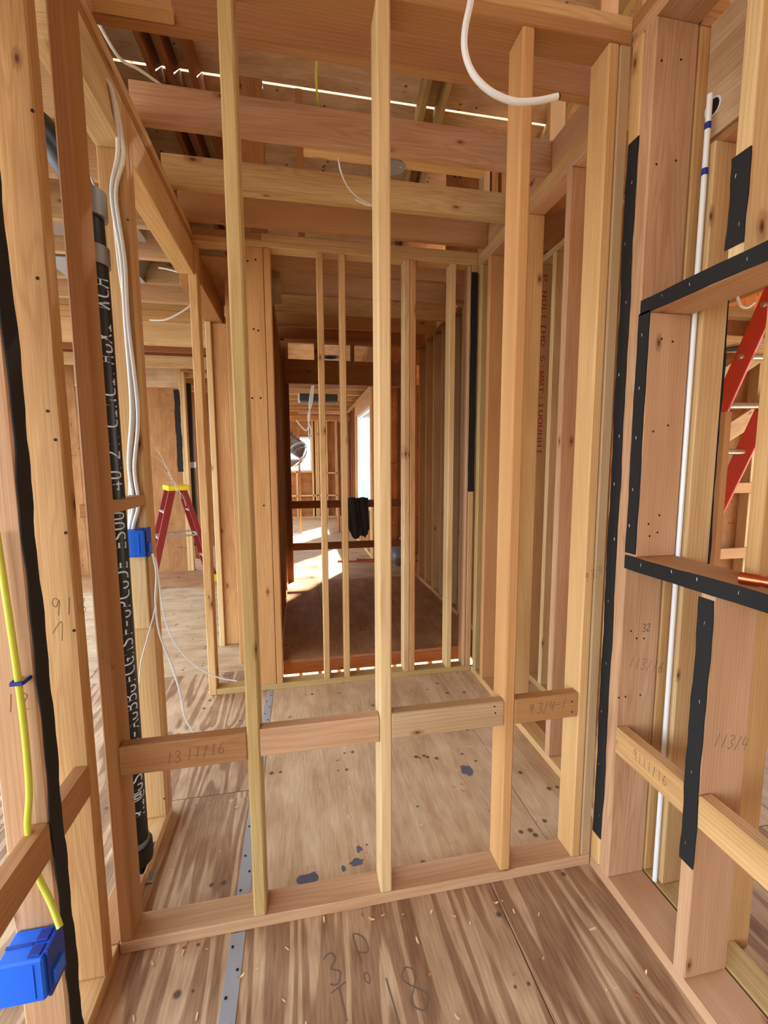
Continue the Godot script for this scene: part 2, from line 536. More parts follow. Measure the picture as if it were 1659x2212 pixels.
# ------------------------------------------------------------------ floors
func build_floor() -> void:
	var f := setting("floor", "rough plywood subfloor laid in sheets through the stud walls", "floor")
	var t := 0.02
	# front room: sheets part at the steel strap and at x = 0.617
	ply(f, "floor_sheet", -0.2225, 0.615, -t, 0, -1.30, 0.6, M.ply_floor, 2)
	ply(f, "floor_sheet", 0.618, 1.9, -t, 0, -1.30, 0.6, M.ply_floor, 2)
	ply(f, "floor_sheet", -1.44, -0.2255, -t, 0, -1.9, 0.6, M.ply_floor, 2)
	ply(f, "floor_sheet", -2.66, -1.443, -t, 0, -1.9, 0.6, M.ply_floor, 2)
	ply(f, "floor_sheet", -3.4, -2.663, -t, 0, -1.9, 0.6, M.ply_pale, 2)
	ply(f, "floor_sheet", -3.4, 4.9, -t, 0, 0.603, 2.4, M.ply_floor, 0)
	ply(f, "floor_sheet", 1.903, 4.9, -t, 0, -1.30, 0.6, M.ply_grey, 2)
	# between the front and the back stud wall
	ply(f, "floor_sheet", -0.2225, 0.905, -t, 0, -2.875, -1.303, M.ply_pale, 2)
	ply(f, "floor_sheet", 0.908, 1.9, -t, 0, -2.875, -1.303, M.ply_pale, 2)
	ply(f, "floor_sheet", 1.903, 4.9, -t, 0, -2.875, -1.303, M.ply_grey, 2)
	ply(f, "floor_sheet", -1.44, -0.2255, -t, 0, -3.1, -1.903, M.ply_floor, 2)
	ply(f, "floor_sheet", -3.4, -1.443, -t, 0, -3.1, -1.903, M.ply_floor, 2)
	# left room
	ply(f, "floor_sheet", -1.44, -0.17, -t, 0, -4.32, -3.103, M.ply_grey, 0)
	ply(f, "floor_sheet", -3.4, -1.443, -t, 0, -4.32, -3.103, M.ply_grey, 0)
	ply(f, "floor_sheet", -3.4, -0.17, -t, 0, -5.42, -4.323, M.ply_grey, 0)
	ply(f, "floor_sheet", -3.4, -0.17, -t, 0, -12.0, -5.423, M.ply_hall, 0)
	# hall: loose cover sheets over the stair opening, open along the near edge
	for k in 3:
		var xs := [-0.168, 0.185, 0.80, 1.45]
		ply(f, "floor_sheet", xs[k], xs[k + 1] - 0.003, -t, 0, -5.42, -3.2, M.ply_hall, 2)
	ply(f, "floor_sheet", 1.24, 4.9, -t, 0, -3.2, -2.878, M.ply_hall, 2)
	ply(f, "floor_sheet", 1.453, 4.9, -t, 0, -5.42, -3.203, M.ply_hall, 2)
	for x: float in [0.165, 0.78]: bd(f, "support_joist", x, x + 0.038, -0.16, -t - 0.001, -5.42, -3.24, "brown")
	bd(f, "rim_board", -0.168, 0.62, -0.11, -t - 0.001, -3.238, -3.2, "brown")
	bd(f, "rim_board", 0.622, 1.24, -0.11, -t - 0.001, -3.238, -3.2, "brown")
	# corridor
	ply(f, "floor_sheet", -0.167, 2.42, -t, 0, -6.72, -5.423, M.ply_grey, 0)
	ply(f, "floor_sheet", -0.167, 1.16, -t, 0, -9.0, -6.723, M.ply_grey, 0)
	ply(f, "floor_sheet", -0.167, 1.16, -t, 0, -12.0, -9.003, M.ply_grey, 0)
	# steel strap over the seam
	var s := base("steel_strap", Vector3(-0.222, 0, -1.3))
	tag(s, "long galvanised steel strap with nail holes lying along a floor seam", "strap")
	bx(s, "strip", -0.022, 0.022, 0.0, 0.002, 0.02, 1.7, M.steel, 0.0005)
	bx(s, "strip", -0.022, 0.022, 0.0, 0.002, -1.48, -0.075, M.steel, 0.0005)
	for k in 24:
		var z := 0.06 + k * 0.065
		rod(s, "nail_head", Vector3(0.011 * (1 if k % 2 else -1), 0.001, z), Vector3(0.011 * (1 if k % 2 else -1), 0.0035, z), 0.004, M.nail, 8)
	for k in 20:
		var z := -0.12 - k * 0.068
		rod(s, "nail_head", Vector3(0.011 * (1 if k % 2 else -1), 0.001, z), Vector3(0.011 * (1 if k % 2 else -1), 0.0035, z), 0.004, M.nail, 8)
	# marker writing on the sheets
	var rt := Vector3(0.97, 0, -0.24)
	var up := Vector3(0.24, 0, 0.97) * -1.0
	scribble(f, "3", at_y(712, 2135, 0.0), rt, up, 0.085, M.marker, 0.004)
	scribble(f, "D", at_y(775, 2085, 0.0), rt, up, 0.085, M.marker, 0.004)
	scribble(f, "0", at_y(792, 2128, 0.0), rt, up, 0.03, M.marker, 0.003)
	scribble(f, "T", at_y(735, 2215, 0.0), rt, up, 0.085, M.marker, 0.004)
	scribble(f, "18", at_y(845, 2225, 0.0), rt, up, 0.11, M.marker, 0.004)
	scribble(f, "A/", at_y(432, 1512, 0.0), Vector3(1, 0, 0), Vector3(0, 0, -1), 0.16, M.marker, 0.005)
	# dried paint
	for k: Array in [[662, 1899, 0.045, 0.028], [770, 1864, 0.032, 0.018], [775, 1834, 0.014, 0.02], [742, 1876, 0.009, 0.016], [1010, 1664, 0.035, 0.04]]:
		begin()
		var c := at_y(k[0], k[1], 0.0)
		var ring := []
		for i in 14:
			var q := TAU * i / 14
			var rr := rng.randf_range(0.55, 1.1)
			ring.append(c + Vector3(cos(q) * k[2] * rr, 0.0012, sin(q) * k[3] * rr))
		for i in 14:
			tri(c + Vector3(0, 0.0012, 0), ring[i], ring[(i + 1) % 14], Vector3.UP, Vector3.UP, Vector3.UP, Vector2.ZERO, Vector2.ZERO, Vector2.ZERO)
		put(done(), "paint_spot", M.paint, f)

# ------------------------------------------------------------------ the stud wall across the view
func build_front_wall() -> void:
	var w := setting("wall_front", "open stud wall with a row of short blocks, no sheathing", "wall")
	bd(w, "bottom_plate", IN_L, IN_R, 0, 0.038, A0, A1, "pink")
	bd(w, "top_plate", IN_L, IN_R, 2.68, 2.718, A0, A1, "brown")
	bd(w, "top_plate", IN_L - 0.09, IN_R, 2.718, 2.756, A0, A1, "gold")
	var st := [[-0.56, -0.522, "brown"], [-0.174, -0.136, "olive"], [0.229, 0.268, "cream"], [0.650, 0.688, "orange"], [0.924, 0.960, "gold"], [0.962, 1.0, "grey"]]
	for k: Array in st:
		bd(w, "stud", k[0], k[1], 0.038, 2.68, A0, A1, k[2], 0.005)
	var bl := [[-0.522, -0.174, 0.566, 0.654, "brown"], [-0.136, 0.229, 0.573, 0.660, "pink"], [0.268, 0.650, 0.577, 0.664, "grey"], [0.688, 0.924, 0.577, 0.664, "brown"]]
	for k: Array in bl:
		bd(w, "block", k[0], k[1], k[2], k[3], A1 - 0.038, A1, k[4])
	scribble(w, "13 11/16", Vector3(-0.40, 0.585, A1), Vector3(0.99, 0.10, 0), Vector3(0.05, 1, 0), 0.036, M.pencil, 0.002)
	scribble(w, "9 3/4-1", Vector3(0.735, 0.605, A1), Vector3(1, 0.06, 0), Vector3(0.15, 1, 0), 0.036, M.pencil, 0.0022)
	scribble(w, "9 3/4", Vector3(0.929, 1.05, A1), Vector3(0.72, 0.35, 0), Vector3(-0.1, 1, 0), 0.032, M.pencil, 0.0014)
	scribble(w, "13 1/16", Vector3(-0.552, 0.93, A1), Vector3(0.4, -0.6, 0), Vector3(0.3, 0.9, 0), 0.02, M.pencil, 0.001)
	nails(w, [at_z(1236, 1515, A1), at_z(1236, 1538, A1), at_z(1068, 1526, A1), at_z(1070, 1540, A1)], Vector3(0, 0, 1), 0.003)

# ------------------------------------------------------------------ left wall: studs, header, drain pipe bay
func build_left_wall() -> void:
	var w := setting("wall_left", "left stud wall with a long header and black sealing strip", "wall")
	var o := IN_L - 0.09
	bd(w, "bottom_plate", o, IN_L, 0, 0.038, -1.283, 0.6, "gold")
	bd(w, "bottom_plate", o, IN_L, 0, 0.038, -1.843, -1.645, "gold")
	bd(w, "bottom_plate", o, IN_L, 0, 0.038, -1.515, -1.283, "brown")
	bd(w, "bottom_plate", IN_L - 0.006, IN_L, 0, 0.038, -1.645, -1.515, "gold", 0.001)
	bd(w, "stud", o, IN_L, 0.038, 2.68, -1.052, -1.012, "pink", 0.005)
	bd(w, "stud", o, IN_L, 0.038, 2.68, -1.242, -1.198, "gold", 0.004)
	bd(w, "stud", o, IN_L, 0.038, 2.68, -0.62, -0.58, "gold", 0.004)
	bd(w, "post", o, IN_L, 0.038, 2.68, -1.805, -1.767, "gold", 0.004)
	bd(w, "post", o, IN_L, 0.038, 2.68, -1.844, -1.806, "orange", 0.003)
	bd(w, "scab_board", o, IN_L - 0.016, 0.83, 1.15, -1.767, -1.757, "cream", 0.001)
	bd(w, "block", IN_L - 0.038, IN_L, 0.585, 0.668, -1.198, -1.052, "brown")
	bd(w, "block", IN_L - 0.038, IN_L, 0.585, 0.668, -1.012, -0.62, "brown")
	bd(w, "pipe_block", IN_L - 0.055, IN_L - 0.004, 1.30, 1.338, -1.767, -1.372, "brown")
	bd(w, "header", o, IN_L, 2.52, 2.68, -1.767, A0, "cream")
	bd(w, "header", o, IN_L, 2.52, 2.68, -2.785, -1.844, "gold")
	bd(w, "top_plate", o, IN_L, 2.68, 2.718, -2.785, 0.6, "brown")
	bd(w, "top_plate", o, IN_L, 2.718, 2.756, -2.785, A0, "gold")
	bd(w, "top_plate", o, IN_L, 2.718, 2.756, A1, 0.6, "gold")
	# black foam strip down the edge of the first stud
	var pts := smooth([Vector3(IN_L, 2.02, -1.026), Vector3(IN_L, 1.6, -1.030), Vector3(IN_L, 1.3, -1.034), Vector3(IN_L, 0.95, -1.032), Vector3(IN_L, 0.6, -1.040), Vector3(IN_L, 0.3, -1.036), Vector3(IN_L, 0.05, -1.046)], 10)
	begin()
	ribbon(pts, Vector3(0, 0, 1), 0.022, Vector3(1, 0, 0), 0.003, 0.0045, 1.0)
	var s := put(done(), "sealing_strip", M.foam, w)
	s.set_meta("label", "black foam sealing strip")
	scribble(w, "918", Vector3(-0.615, 1.075, -1.198), Vector3(1, 0.02, 0), Vector3(-0.02, 1, 0), 0.045, M.pencil, 0.0013)
	scribble(w, "<", Vector3(-0.622, 1.01, -1.198), Vector3(1, 0.0, 0), Vector3(0.1, 1, 0), 0.05, M.pencil, 0.0013)
	scribble(w, "12", Vector3(-0.622, 0.93, -1.012), Vector3(1, 0.0, 0), Vector3(0, 1, 0), 0.04, M.pencil, 0.0014)
	nails(w, [at_z(142, 1151, -1.198), at_z(160, 1362, -1.198), at_z(70, 239, -1.198), at_z(81, 601, -1.198), at_z(103, 888, -1.198), at_z(120, 950, -1.198)], Vector3(0, 0, 1), 0.004)
	nails(w, [at_z(276, 475, -1.767), at_z(280, 690, -1.767), at_z(300, 1725, -1.767), at_z(355, 1725, -1.767)], Vector3(0, 0, 1), 0.0035)

# ------------------------------------------------------------------ right wall with the boxed-out niche
func strip(w: Node3D, p: Vector3, q: Vector3, side: Vector3, half: float, n: Vector3, staples: int, wob := 0.0018) -> void:
	begin()
	ribbon(line(p, q, maxi(10, int((q - p).length() * 40.0))), side, half, n, 0.003, wob, rng.randf() * 9.0)
	var s := put(done(), "sealing_strip", M.foam, w)
	s.set_meta("label", "black foam sealing strip")
	var d := (q - p).normalized()
	for k in staples:
		var c := p.lerp(q, (k + 0.5 + rng.randf_range(-0.2, 0.2)) / staples) + n * 0.0035 + side * rng.randf_range(-0.5, 0.5) * half
		var t := (d + side * rng.randf_range(-0.25, 0.25)).normalized() * 0.0045
		if absf(d.y) < 0.5: t = (Vector3.UP + d * rng.randf_range(-0.6, 0.3)).normalized() * 0.0045
		beam(s, "staple", c - t, c + t, 0.0011, 0.001, M.staple, n, 0.0003)
func build_right_wall() -> void:
	var w := setting("wall_right", "right stud wall with a boxed niche edged in black foam", "wall")
	var o := 1.14
	bd(w, "bottom_plate", IN_R, o, 0, 0.038, A1, 0.6, "pink")
	bd(w, "top_plate", IN_R, o, 2.68, 2.718, A0, 0.6, "pink")
	bd(w, "top_plate", IN_R, o, 2.718, 2.756, A0, 0.6, "brown")
	bd(w, "stud", IN_R, o, 0.038, 2.68, -1.283, -1.238, "gold", 0.004)
	bd(w, "stud", IN_R, o, 0.038, 2.68, -1.236, -1.191, "pink", 0.004)
	bd(w, "trimmer", IN_R, o, 1.162, 1.880, -1.190, -1.150, "pink", 0.003)
	bd(w, "stud", IN_R, o, 0.038, 1.122, -0.924, -0.886, "pink", 0.004)
	bd(w, "stud", IN_R, o, 1.920, 2.68, -0.924, -0.886, "cream", 0.004)
	bd(w, "stud", IN_R, o, 0.038, 2.68, -0.44, -0.40, "gold", 0.004)
	bd(w, "niche_sill", IN_R, o, 1.122, 1.162, -1.190, -0.44, "brown", 0.003)
	bd(w, "niche_head", IN_R, o, 1.880, 1.920, -1.190, -0.44, "pink", 0.003)
	bd(w, "block", IN_R, IN_R + 0.04, 0.498, 0.588, -1.191, -0.924, "gold")
	bd(w, "block", IN_R, IN_R + 0.04, 0.498, 0.588, -0.886, -0.44, "gold")
	var n := Vector3(-1, 0, 0)
	strip(w, Vector3(IN_R, 2.40, -1.256), Vector3(IN_R, 0.145, -1.250), Vector3(0, 0, 1), 0.021, n, 12)
	strip(w, Vector3(IN_R, 1.885, -1.171), Vector3(IN_R, 1.17, -1.171), Vector3(0, 0, 1), 0.021, n, 5, 0.001)
	strip(w, Vector3(IN_R, 1.901, -1.186), Vector3(IN_R, 1.901, -0.45), Vector3(0, 1, 0), 0.021, n, 6, 0.0008)
	strip(w, Vector3(IN_R, 1.141, -1.192), Vector3(IN_R, 1.141, -0.45), Vector3(0, 1, 0), 0.021, n, 7, 0.0008)
	strip(w, Vector3(IN_R, 1.108, -0.905), Vector3(IN_R, 0.375, -0.905), Vector3(0, 0, 1), 0.021, n, 4)
	strip(w, Vector3(IN_R, 2.145, -0.905), Vector3(IN_R, 1.945, -0.905), Vector3(0, 0, 1), 0.022, n, 2)
	scribble(w, "113/16", Vector3(1.03, 0.79, -1.191), Vector3(1, -0.25, 0), Vector3(0.25, 1, 0), 0.036, M.pencil, 0.0016)
	scribble(w, "32", Vector3(1.075, 0.905, -1.191), Vector3(1, 0, 0), Vector3(0.05, 1, 0), 0.026, M.marker, 0.003)
	scribble(w, "113/4", Vector3(1.03, 0.72, -0.886), Vector3(1, -0.25, 0), Vector3(0.25, 1, 0), 0.036, M.pencil, 0.0014)
	scribble(w, "9111/16", Vector3(IN_R, 0.535, -1.11), Vector3(0, 0, 1), Vector3(0, 1, -0.1), 0.030, M.pencil, 0.0014)
	nails(w, [at_z(1429, 131, -1.191), at_z(1471, 129, -1.191), at_z(1418, 355, -1.191), at_z(1460, 347, -1.191), at_z(1363, 1363, -1.191), at_z(1375, 1379, -1.191), at_z(1391, 1379, -1.191), at_z(1337, 1507, -1.191), at_z(1351, 1505, -1.191), at_z(1383, 1501, -1.191)], Vector3(0, 0, 1), 0.0032)
	nails(w, [at_z(1429, 732, -1.150), at_z(1453, 738, -1.150), at_z(1443, 919, -1.150), at_z(1411, 932, -1.150), at_z(1424, 1113, -1.150), at_z(1401, 1132, -1.150), at_z(1420, 1150, -1.150), at_z(1403, 1158, -1.150)], Vector3(0, 0, 1), 0.0032)

# ------------------------------------------------------------------ second wall just behind the right one; it goes on beside the small room
func build_inner_right_wall() -> void:
	var w := setting("wall_right_outer", "second stud wall standing close behind the right wall", "wall")
	var a := 1.146
	var b := 1.236
	bd(w, "bottom_plate", a, b, 0, 0.038, -2.785, A0, "gold")
	bd(w, "bottom_plate", a, b, 0, 0.038, A0, 0.6, "olive")
	bd(w, "top_plate", a, b, 2.68, 2.718, -2.785, -1.19, "pink")
	bd(w, "top_plate", a, b, 2.718, 2.756, -2.785, -1.19, "gold")
	for k: Array in [[-2.762, -2.716, "olive"], [-2.632, -2.594, "orange"], [-2.19, -2.152, "gold"], [-1.834, -1.796, "pink"], [-1.42, -1.382, "gold"], [-1.232, -1.192, "gold"]]:
		bd(w, "stud", a, b, 0.038, 2.68, k[0], k[1], k[2], 0.004)
	bd(w, "trimmer", 1.163, 1.248, 0.038, 2.345, -1.173, -1.135, "cream", 0.003)
	bd(w, "stud", 1.20, 1.29, 0.0, 2.345, -0.985, -0.945, "gold", 0.004)
	bd(w, "header", a + 0.042, b, 2.345, 2.60, -1.19, 0.6, "brown")
	ply(w, "header_facing", a + 0.03, a + 0.041, 2.37, 2.68, -1.19, 0.6, M.ply_pale, 2)
	rod(w, "cable_hole", Vector3(a + 0.029, 2.45, -1.165), Vector3(a + 0.0305, 2.45, -1.165), 0.026, M.vinyl, 20)
	rod(w, "cable_hole", Vector3(a + 0.0284, 2.45, -1.165), Vector3(a + 0.0305, 2.45, -1.165), 0.021, M.black, 20)
	strip(w, Vector3(1.248, 2.34, -1.154), Vector3(1.248, 0.05, -1.154), Vector3(0, 0, 1), 0.020, Vector3(1, 0, 0), 0)
	bd(w, "rim_board", a + 0.012, a + 0.05, 2.756, 2.897, -2.785, -1.36, "pink")
	# studs of the knee wall above the plates
	for k: Array in [[-1.55, "gold"], [-1.70, "gold"], [-1.96, "orange"], [-2.35, "gold"]]:
		bd(w, "knee_stud", 1.36, 1.45, 2.72, 3.55, k[0] - 0.038, k[0], k[1])
	# closet wall beyond, with the stamped stud
	var c := setting("wall_closet", "closet stud wall with a red stamped stud behind the small room", "wall")
	bd(c, "bottom_plate", 1.48, 1.57, 0, 0.038, -2.68, -1.95, "gold")
	bd(c, "top_plate", 1.48, 1.57, 2.66, 2.698, -2.72, -1.95, "cream")
	for k: Array in [[-2.642, "orange"], [-2.478, "cream"], [-2.03, "gold"]]:
		bd(c, "stud", 1.48, 1.57, 0.038, 2.66, k[0], k[0] + 0.038, k[1], 0.003)
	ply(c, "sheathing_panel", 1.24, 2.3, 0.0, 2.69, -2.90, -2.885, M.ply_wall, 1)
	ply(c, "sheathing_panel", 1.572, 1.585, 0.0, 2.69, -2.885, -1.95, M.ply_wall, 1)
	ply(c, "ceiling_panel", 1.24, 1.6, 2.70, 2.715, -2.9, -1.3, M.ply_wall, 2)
	var t := put(print_mesh("P NULLIHD S:MMT:IUOUHHI", 0.042), "stamp", M.print_red, c)
	t.transform = Transform3D(Basis(Vector3(0, -1.9, 0), Vector3(1.0, 0, 0), Vector3(0, 0, 1)), Vector3(1.509, 2.05, -2.603))

# ------------------------------------------------------------------ back stud wall of the small room
func build_back_wall() -> void:
	var w := setting("wall_back", "back stud wall of the small room, open to the hall", "wall")
	bd(w, "bottom_plate", -0.545, 1.146, 0, 0.038, B0, B1, "olive")
	bd(w, "top_plate", -0.65, 1.146, 2.70, 2.738, B0, B1, "gold")
	bd(w, "top_plate", -0.56, -0.19, 2.738, 2.776, B0, B1, "brown")
	bd(w, "top_plate", -0.188, 1.146, 2.738, 2.776, B0, B1, "gold")
	for k: Array in [[-0.592, -0.546, "gold"], [-0.32, -0.178, "orange"], [-0.176, -0.137, "orange"], [0.129, 0.167, "gold"], [0.262, 0.299, "gold"], [0.664, 0.702, "cream"], [0.704, 0.742, "orange"], [0.964, 1.003, "cream"], [1.086, 1.105, "pink"], [1.107, 1.145, "gold"]]:
		bd(w, "stud", k[0], k[1], 0.0 if k[0] < -0.5 else 0.038, 2.70, B0, B1, k[2], 0.004)
	strip(w, Vector3(1.125, 2.655, B1), Vector3(1.125, 1.26, B1), Vector3(1, 0, 0), 0.021, Vector3(0, 0, 1), 0, 0.001)
	nails(w, [at_z(535, 564, B1), at_z(552, 561, B1), at_z(548, 711, B1), at_z(558, 714, B1), at_z(570, 1092, B1), at_z(545, 860, B1), at_z(563, 860, B1)], Vector3(0, 0, 1), 0.006)

# ------------------------------------------------------------------ joists over the small room
func build_ceiling() -> void:
	var c := setting("ceiling", "exposed ceiling joists spanning the small room", "ceiling")
	for k: Array in [[-1.603, "brown"], [-2.013, "pink"], [-2.413, "knotty"], [-2.70, "brown"]]:
		bd(c, "joist", -0.60, 1.157, 2.757, 2.897, k[0], k[0] + 0.038, k[1], 0.003)
	bd(c, "nailer", -0.55, -0.335, 2.757, 2.795, -1.563, -1.518, "gold")
	bd(c, "nailer", 0.05, 0.86, 2.757, 2.795, -2.07, -2.014, "gold")

# ------------------------------------------------------------------ hall behind the small room
func build_hall() -> void:
	var l := setting("wall_hall_left", "dark stud wall along the left side of the hall", "wall")
	for k in 8:
		bd(l, "stud", -0.26, -0.17, 0.0, 2.70, -3.25 - k * 0.29, -3.21 - k * 0.29, ["brown", "orange", "red", "brown"][k % 4])
	bd(l, "top_plate", -0.26, -0.17, 2.70, 2.757, -5.42, -2.88, "brown")
	bd(l, "bottom_plate", -0.26, -0.17, 0.0, 0.038, -5.42, -3.1, "brown")
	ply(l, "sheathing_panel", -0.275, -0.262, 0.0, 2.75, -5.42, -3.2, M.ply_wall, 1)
	var r := setting("wall_hall_right", "weathered grey and orange studs along the right side of the hall", "wall")
	bd(r, "top_plate", 1.45, 1.54, 2.83, 2.868, -5.42, -2.88, "brown")
	bd(r, "bottom_plate", 1.45, 1.54, 0.0, 0.038, -5.42, -3.2, "gold")
	var tones := ["grey", "pink", "orange", "grey", "grey", "pink", "gold", "orange", "orange"]
	for k in 9:
		bd(r, "stud", 1.45, 1.54, 0.0, 2.83, -3.02 - k * 0.285, -2.98 - k * 0.285, tones[k])
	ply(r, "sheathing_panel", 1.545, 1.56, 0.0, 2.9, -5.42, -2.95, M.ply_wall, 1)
	var c := setting("ceiling_hall", "row of ceiling joists crossing above the hall", "ceiling")
	var jt := ["brown", "pink", "knotty", "brown", "red"]
	for k in 5:
		bd(c, "joist", -0.26, 1.54 if k < 2 else 1.40, 2.76, 2.93, -3.258 - k * 0.415, -3.22 - k * 0.415, jt[k])
	bd(c, "hanger_block", -0.165, -0.10, 2.66, 2.93, -3.60, -3.30, "grey")
	# end of the hall: doorway with a header and two guard rails
	var e := setting("wall_hall_end", "doorway framing with a deep header at the end of the hall", "wall")
	bd(e, "stud", -0.26, -0.18, 0, 2.9, -5.51, -5.42, "red")
	bd(e, "trimmer", -0.18, -0.14, 0, 2.9, -5.51, -5.42, "red")
	bd(e, "trimmer", -0.138, -0.10, 0, 2.39, -5.51, -5.42, "red")
	bd(e, "trimmer", 1.32, 1.36, 0, 2.39, -5.51, -5.42, "orange")
	bd(e, "stud", 1.36, 1.45, 0, 2.9, -5.51, -5.42, "orange")
	bd(e, "header", -0.14, 1.36, 2.39, 2.67, -5.51, -5.42, "brown")
	bd(e, "top_plate", -0.26, 1.45, 2.872, 2.91, -5.51, -5.42, "brown")
	for x: float in [-0.14, 0.205, 0.64, 1.05]:
		bd(e, "cripple", x, x + 0.04, 2.67, 2.872, -5.51, -5.42, "brown")
	bd(e, "guard_rail", -0.13, 1.36, 0.912, 1.002, -5.415, -5.377, "red")
	bd(e, "guard_rail", -0.13, 1.36, 0.400, 0.487, -5.415, -5.377, "red")
	# storey below, seen through the slot beside the cover sheets
	var d := setting("wall_below", "pale studs of the storey below seen through the floor slot", "wall")
	for k in 14:
		bd(d, "stud", -0.9 + k * 0.21, -0.86 + k * 0.21, -2.6, -0.13, -4.75, -4.66, ["cream", "gold", "brown"][k % 3])
	bd(d, "bottom_plate", -1.2, 2.6, -2.64, -2.6, -4.75, -4.66, "gold")
	ply(d, "sheathing_panel", -1.2, 2.6, -2.64, -0.03, -1.52, -1.5, M.ply_wall, 1)
	ply(d, "sheathing_panel", -1.22, -1.2, -2.64, -0.03, -4.75, -1.5, M.ply_wall, 1)
	ply(d, "sheathing_panel", 2.6, 2.62, -2.64, -0.03, -4.75, -1.5, M.ply_wall, 1)
	ply(d, "floor_sheet", -5.0, 5.0, -2.66, -2.64, -9.0, 4.0, M.ply_pale, 0)

# ------------------------------------------------------------------ corridor beyond the hall
func window(called: String, label: String, plane: String, at: float, a0: float, a1: float, y0: float, y1: float, pane: Material) -> void:
	var w := setting(called, label, "window")
	var f := 0.045
	if plane == "x":
		bx(w, "window_frame", at - 0.03, at + 0.03, y0, y0 + f, a0, a1, M.vinyl)
		bx(w, "window_frame", at - 0.03, at + 0.03, y1 - f, y1, a0, a1, M.vinyl)
		bx(w, "window_frame", at - 0.03, at + 0.03, y0 + f, y1 - f, a0, a0 + f, M.vinyl)
		bx(w, "window_frame", at - 0.03, at + 0.03, y0 + f, y1 - f, a1 - f, a1, M.vinyl)
		bx(w, "pane", at - 0.003, at + 0.003, y0 + f, y1 - f, a0 + f, a1 - f, pane, 0.0005)
	else:
		bx(w, "window_frame", a0, a1, y0, y0 + f, at - 0.03, at + 0.03, M.vinyl)
		bx(w, "window_frame", a0, a1, y1 - f, y1, at - 0.03, at + 0.03, M.vinyl)
		bx(w, "window_frame", a0, a0 + f, y0 + f, y1 - f, at - 0.03, at + 0.03, M.vinyl)
		bx(w, "window_frame", a1 - f, a1, y0 + f, y1 - f, at - 0.03, at + 0.03, M.vinyl)
		bx(w, "pane", a0 + f, a1 - f, y0 + f, y1 - f, at - 0.003, at + 0.003, pane, 0.0005)
func build_corridor() -> void:
	var r := setting("wall_corridor_right", "stud wall with a tall window along the corridor", "wall")
	var a := 1.055
	var b := 1.145
	bd(r, "bottom_plate", a, b, 0, 0.038, -11.9, -6.45, "cream")
	bd(r, "top_plate", a, b, 2.53, 2.60, -11.9, -6.45, "gold")
	bd(r, "stud", a, b, 0.038, 2.53, -6.50, -6.45, "orange")
	bd(r, "stud", a, b, 0.038, 2.53, -6.60, -6.55, "gold")
	bd(r, "stud", a, b, 0.038, 2.53, -6.66, -6.615, "cream")
	bd(r, "header", a, b, 2.33, 2.53, -8.36, -6.66, "pink")
	bd(r, "sill", a, b, 0.72, 0.77, -8.36, -6.66, "gold")
	for k in 4: bd(r, "cripple", a, b, 0.038, 0.72, -7.05 - k * 0.4, -7.01 - k * 0.4, "gold")
	for z: float in [-8.36, -8.46, -8.75, -9.1, -9.5, -9.8, -11.2, -11.5]:
		bd(r, "stud", a, b, 0.038, 2.53, z - 0.04, z, "red" if z < -8.7 else "gold")
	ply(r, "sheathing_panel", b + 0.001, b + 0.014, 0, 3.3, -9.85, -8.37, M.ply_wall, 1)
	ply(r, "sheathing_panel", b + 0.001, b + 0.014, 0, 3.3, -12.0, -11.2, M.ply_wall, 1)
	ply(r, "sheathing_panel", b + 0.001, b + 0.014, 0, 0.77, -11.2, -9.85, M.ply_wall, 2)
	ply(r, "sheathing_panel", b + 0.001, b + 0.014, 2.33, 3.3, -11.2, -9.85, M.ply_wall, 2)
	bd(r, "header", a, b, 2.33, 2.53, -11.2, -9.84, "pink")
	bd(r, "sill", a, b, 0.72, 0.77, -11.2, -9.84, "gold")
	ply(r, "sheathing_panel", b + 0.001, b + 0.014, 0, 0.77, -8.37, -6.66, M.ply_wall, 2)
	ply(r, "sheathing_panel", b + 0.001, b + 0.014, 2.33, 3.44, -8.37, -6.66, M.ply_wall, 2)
	window("window_1", "tall white window with blue film in the corridor", "x", b - 0.03, -8.36, -6.66, 0.77, 2.33, M.film)
	window("window_3", "second white window further along the corridor wall", "x", b - 0.03, -11.2, -9.84, 0.77, 2.33, M.glass)
	var f := setting("wall_corridor_end", "far stud partition with a doorway closing the corridor", "wall")
	bd(f, "header", -0.15, 1.05, 2.33, 2.42, -9.35, -9.26, "orange")
	bd(f, "top_plate", -0.6, 1.05, 2.42, 2.50, -9.35, -9.26, "brown")
	for x: float in [-0.02, 0.78, 0.90, 1.01]: bd(f, "stud", x, x + 0.04, 0.0, 2.33, -9.35, -9.26, "orange" if x < 0.5 else "red")
	var g := setting("wall_outer_end", "outer end wall of the house with a bright window", "wall")
	bd(g, "bottom_plate", -3.4, 1.15, 0, 0.038, -11.99, -11.9, "gold")
	ply(g, "sheathing_panel", -3.4, -1.1, 0, 3.2, -12.02, -12.0, M.ply_wall, 1)
	ply(g, "sheathing_panel", -1.1, 0.33, 0, 1.25, -12.02, -12.0, M.ply_wall, 0)
	ply(g, "sheathing_panel", -1.1, 0.33, 2.16, 3.2, -12.02, -12.0, M.ply_wall, 0)
	ply(g, "sheathing_panel", 0.33, 1.16, 0, 3.2, -12.02, -12.0, M.ply_wall, 1)
	for x: float in [-1.14, -0.62, -0.09, 0.33, 0.42, 0.47, 0.70, 0.95]: bd(g, "stud", x, x + 0.045, 0.038, 2.6 if x > 0.3 else 1.25, -11.99, -11.9, "cream")
	bd(g, "sill", -1.1, 0.33, 1.21, 1.25, -11.99, -11.9, "gold")
	bd(g, "fire_block", 0.5, 1.05, 1.18, 1.22, -11.98, -11.9, "cream")
	bd(g, "fire_block", -0.7, 1.05, 0.58, 0.62, -11.98, -11.9, "cream")
	bd(g, "top_plate", -3.4, 1.15, 2.6, 2.68, -11.99, -11.9, "gold")
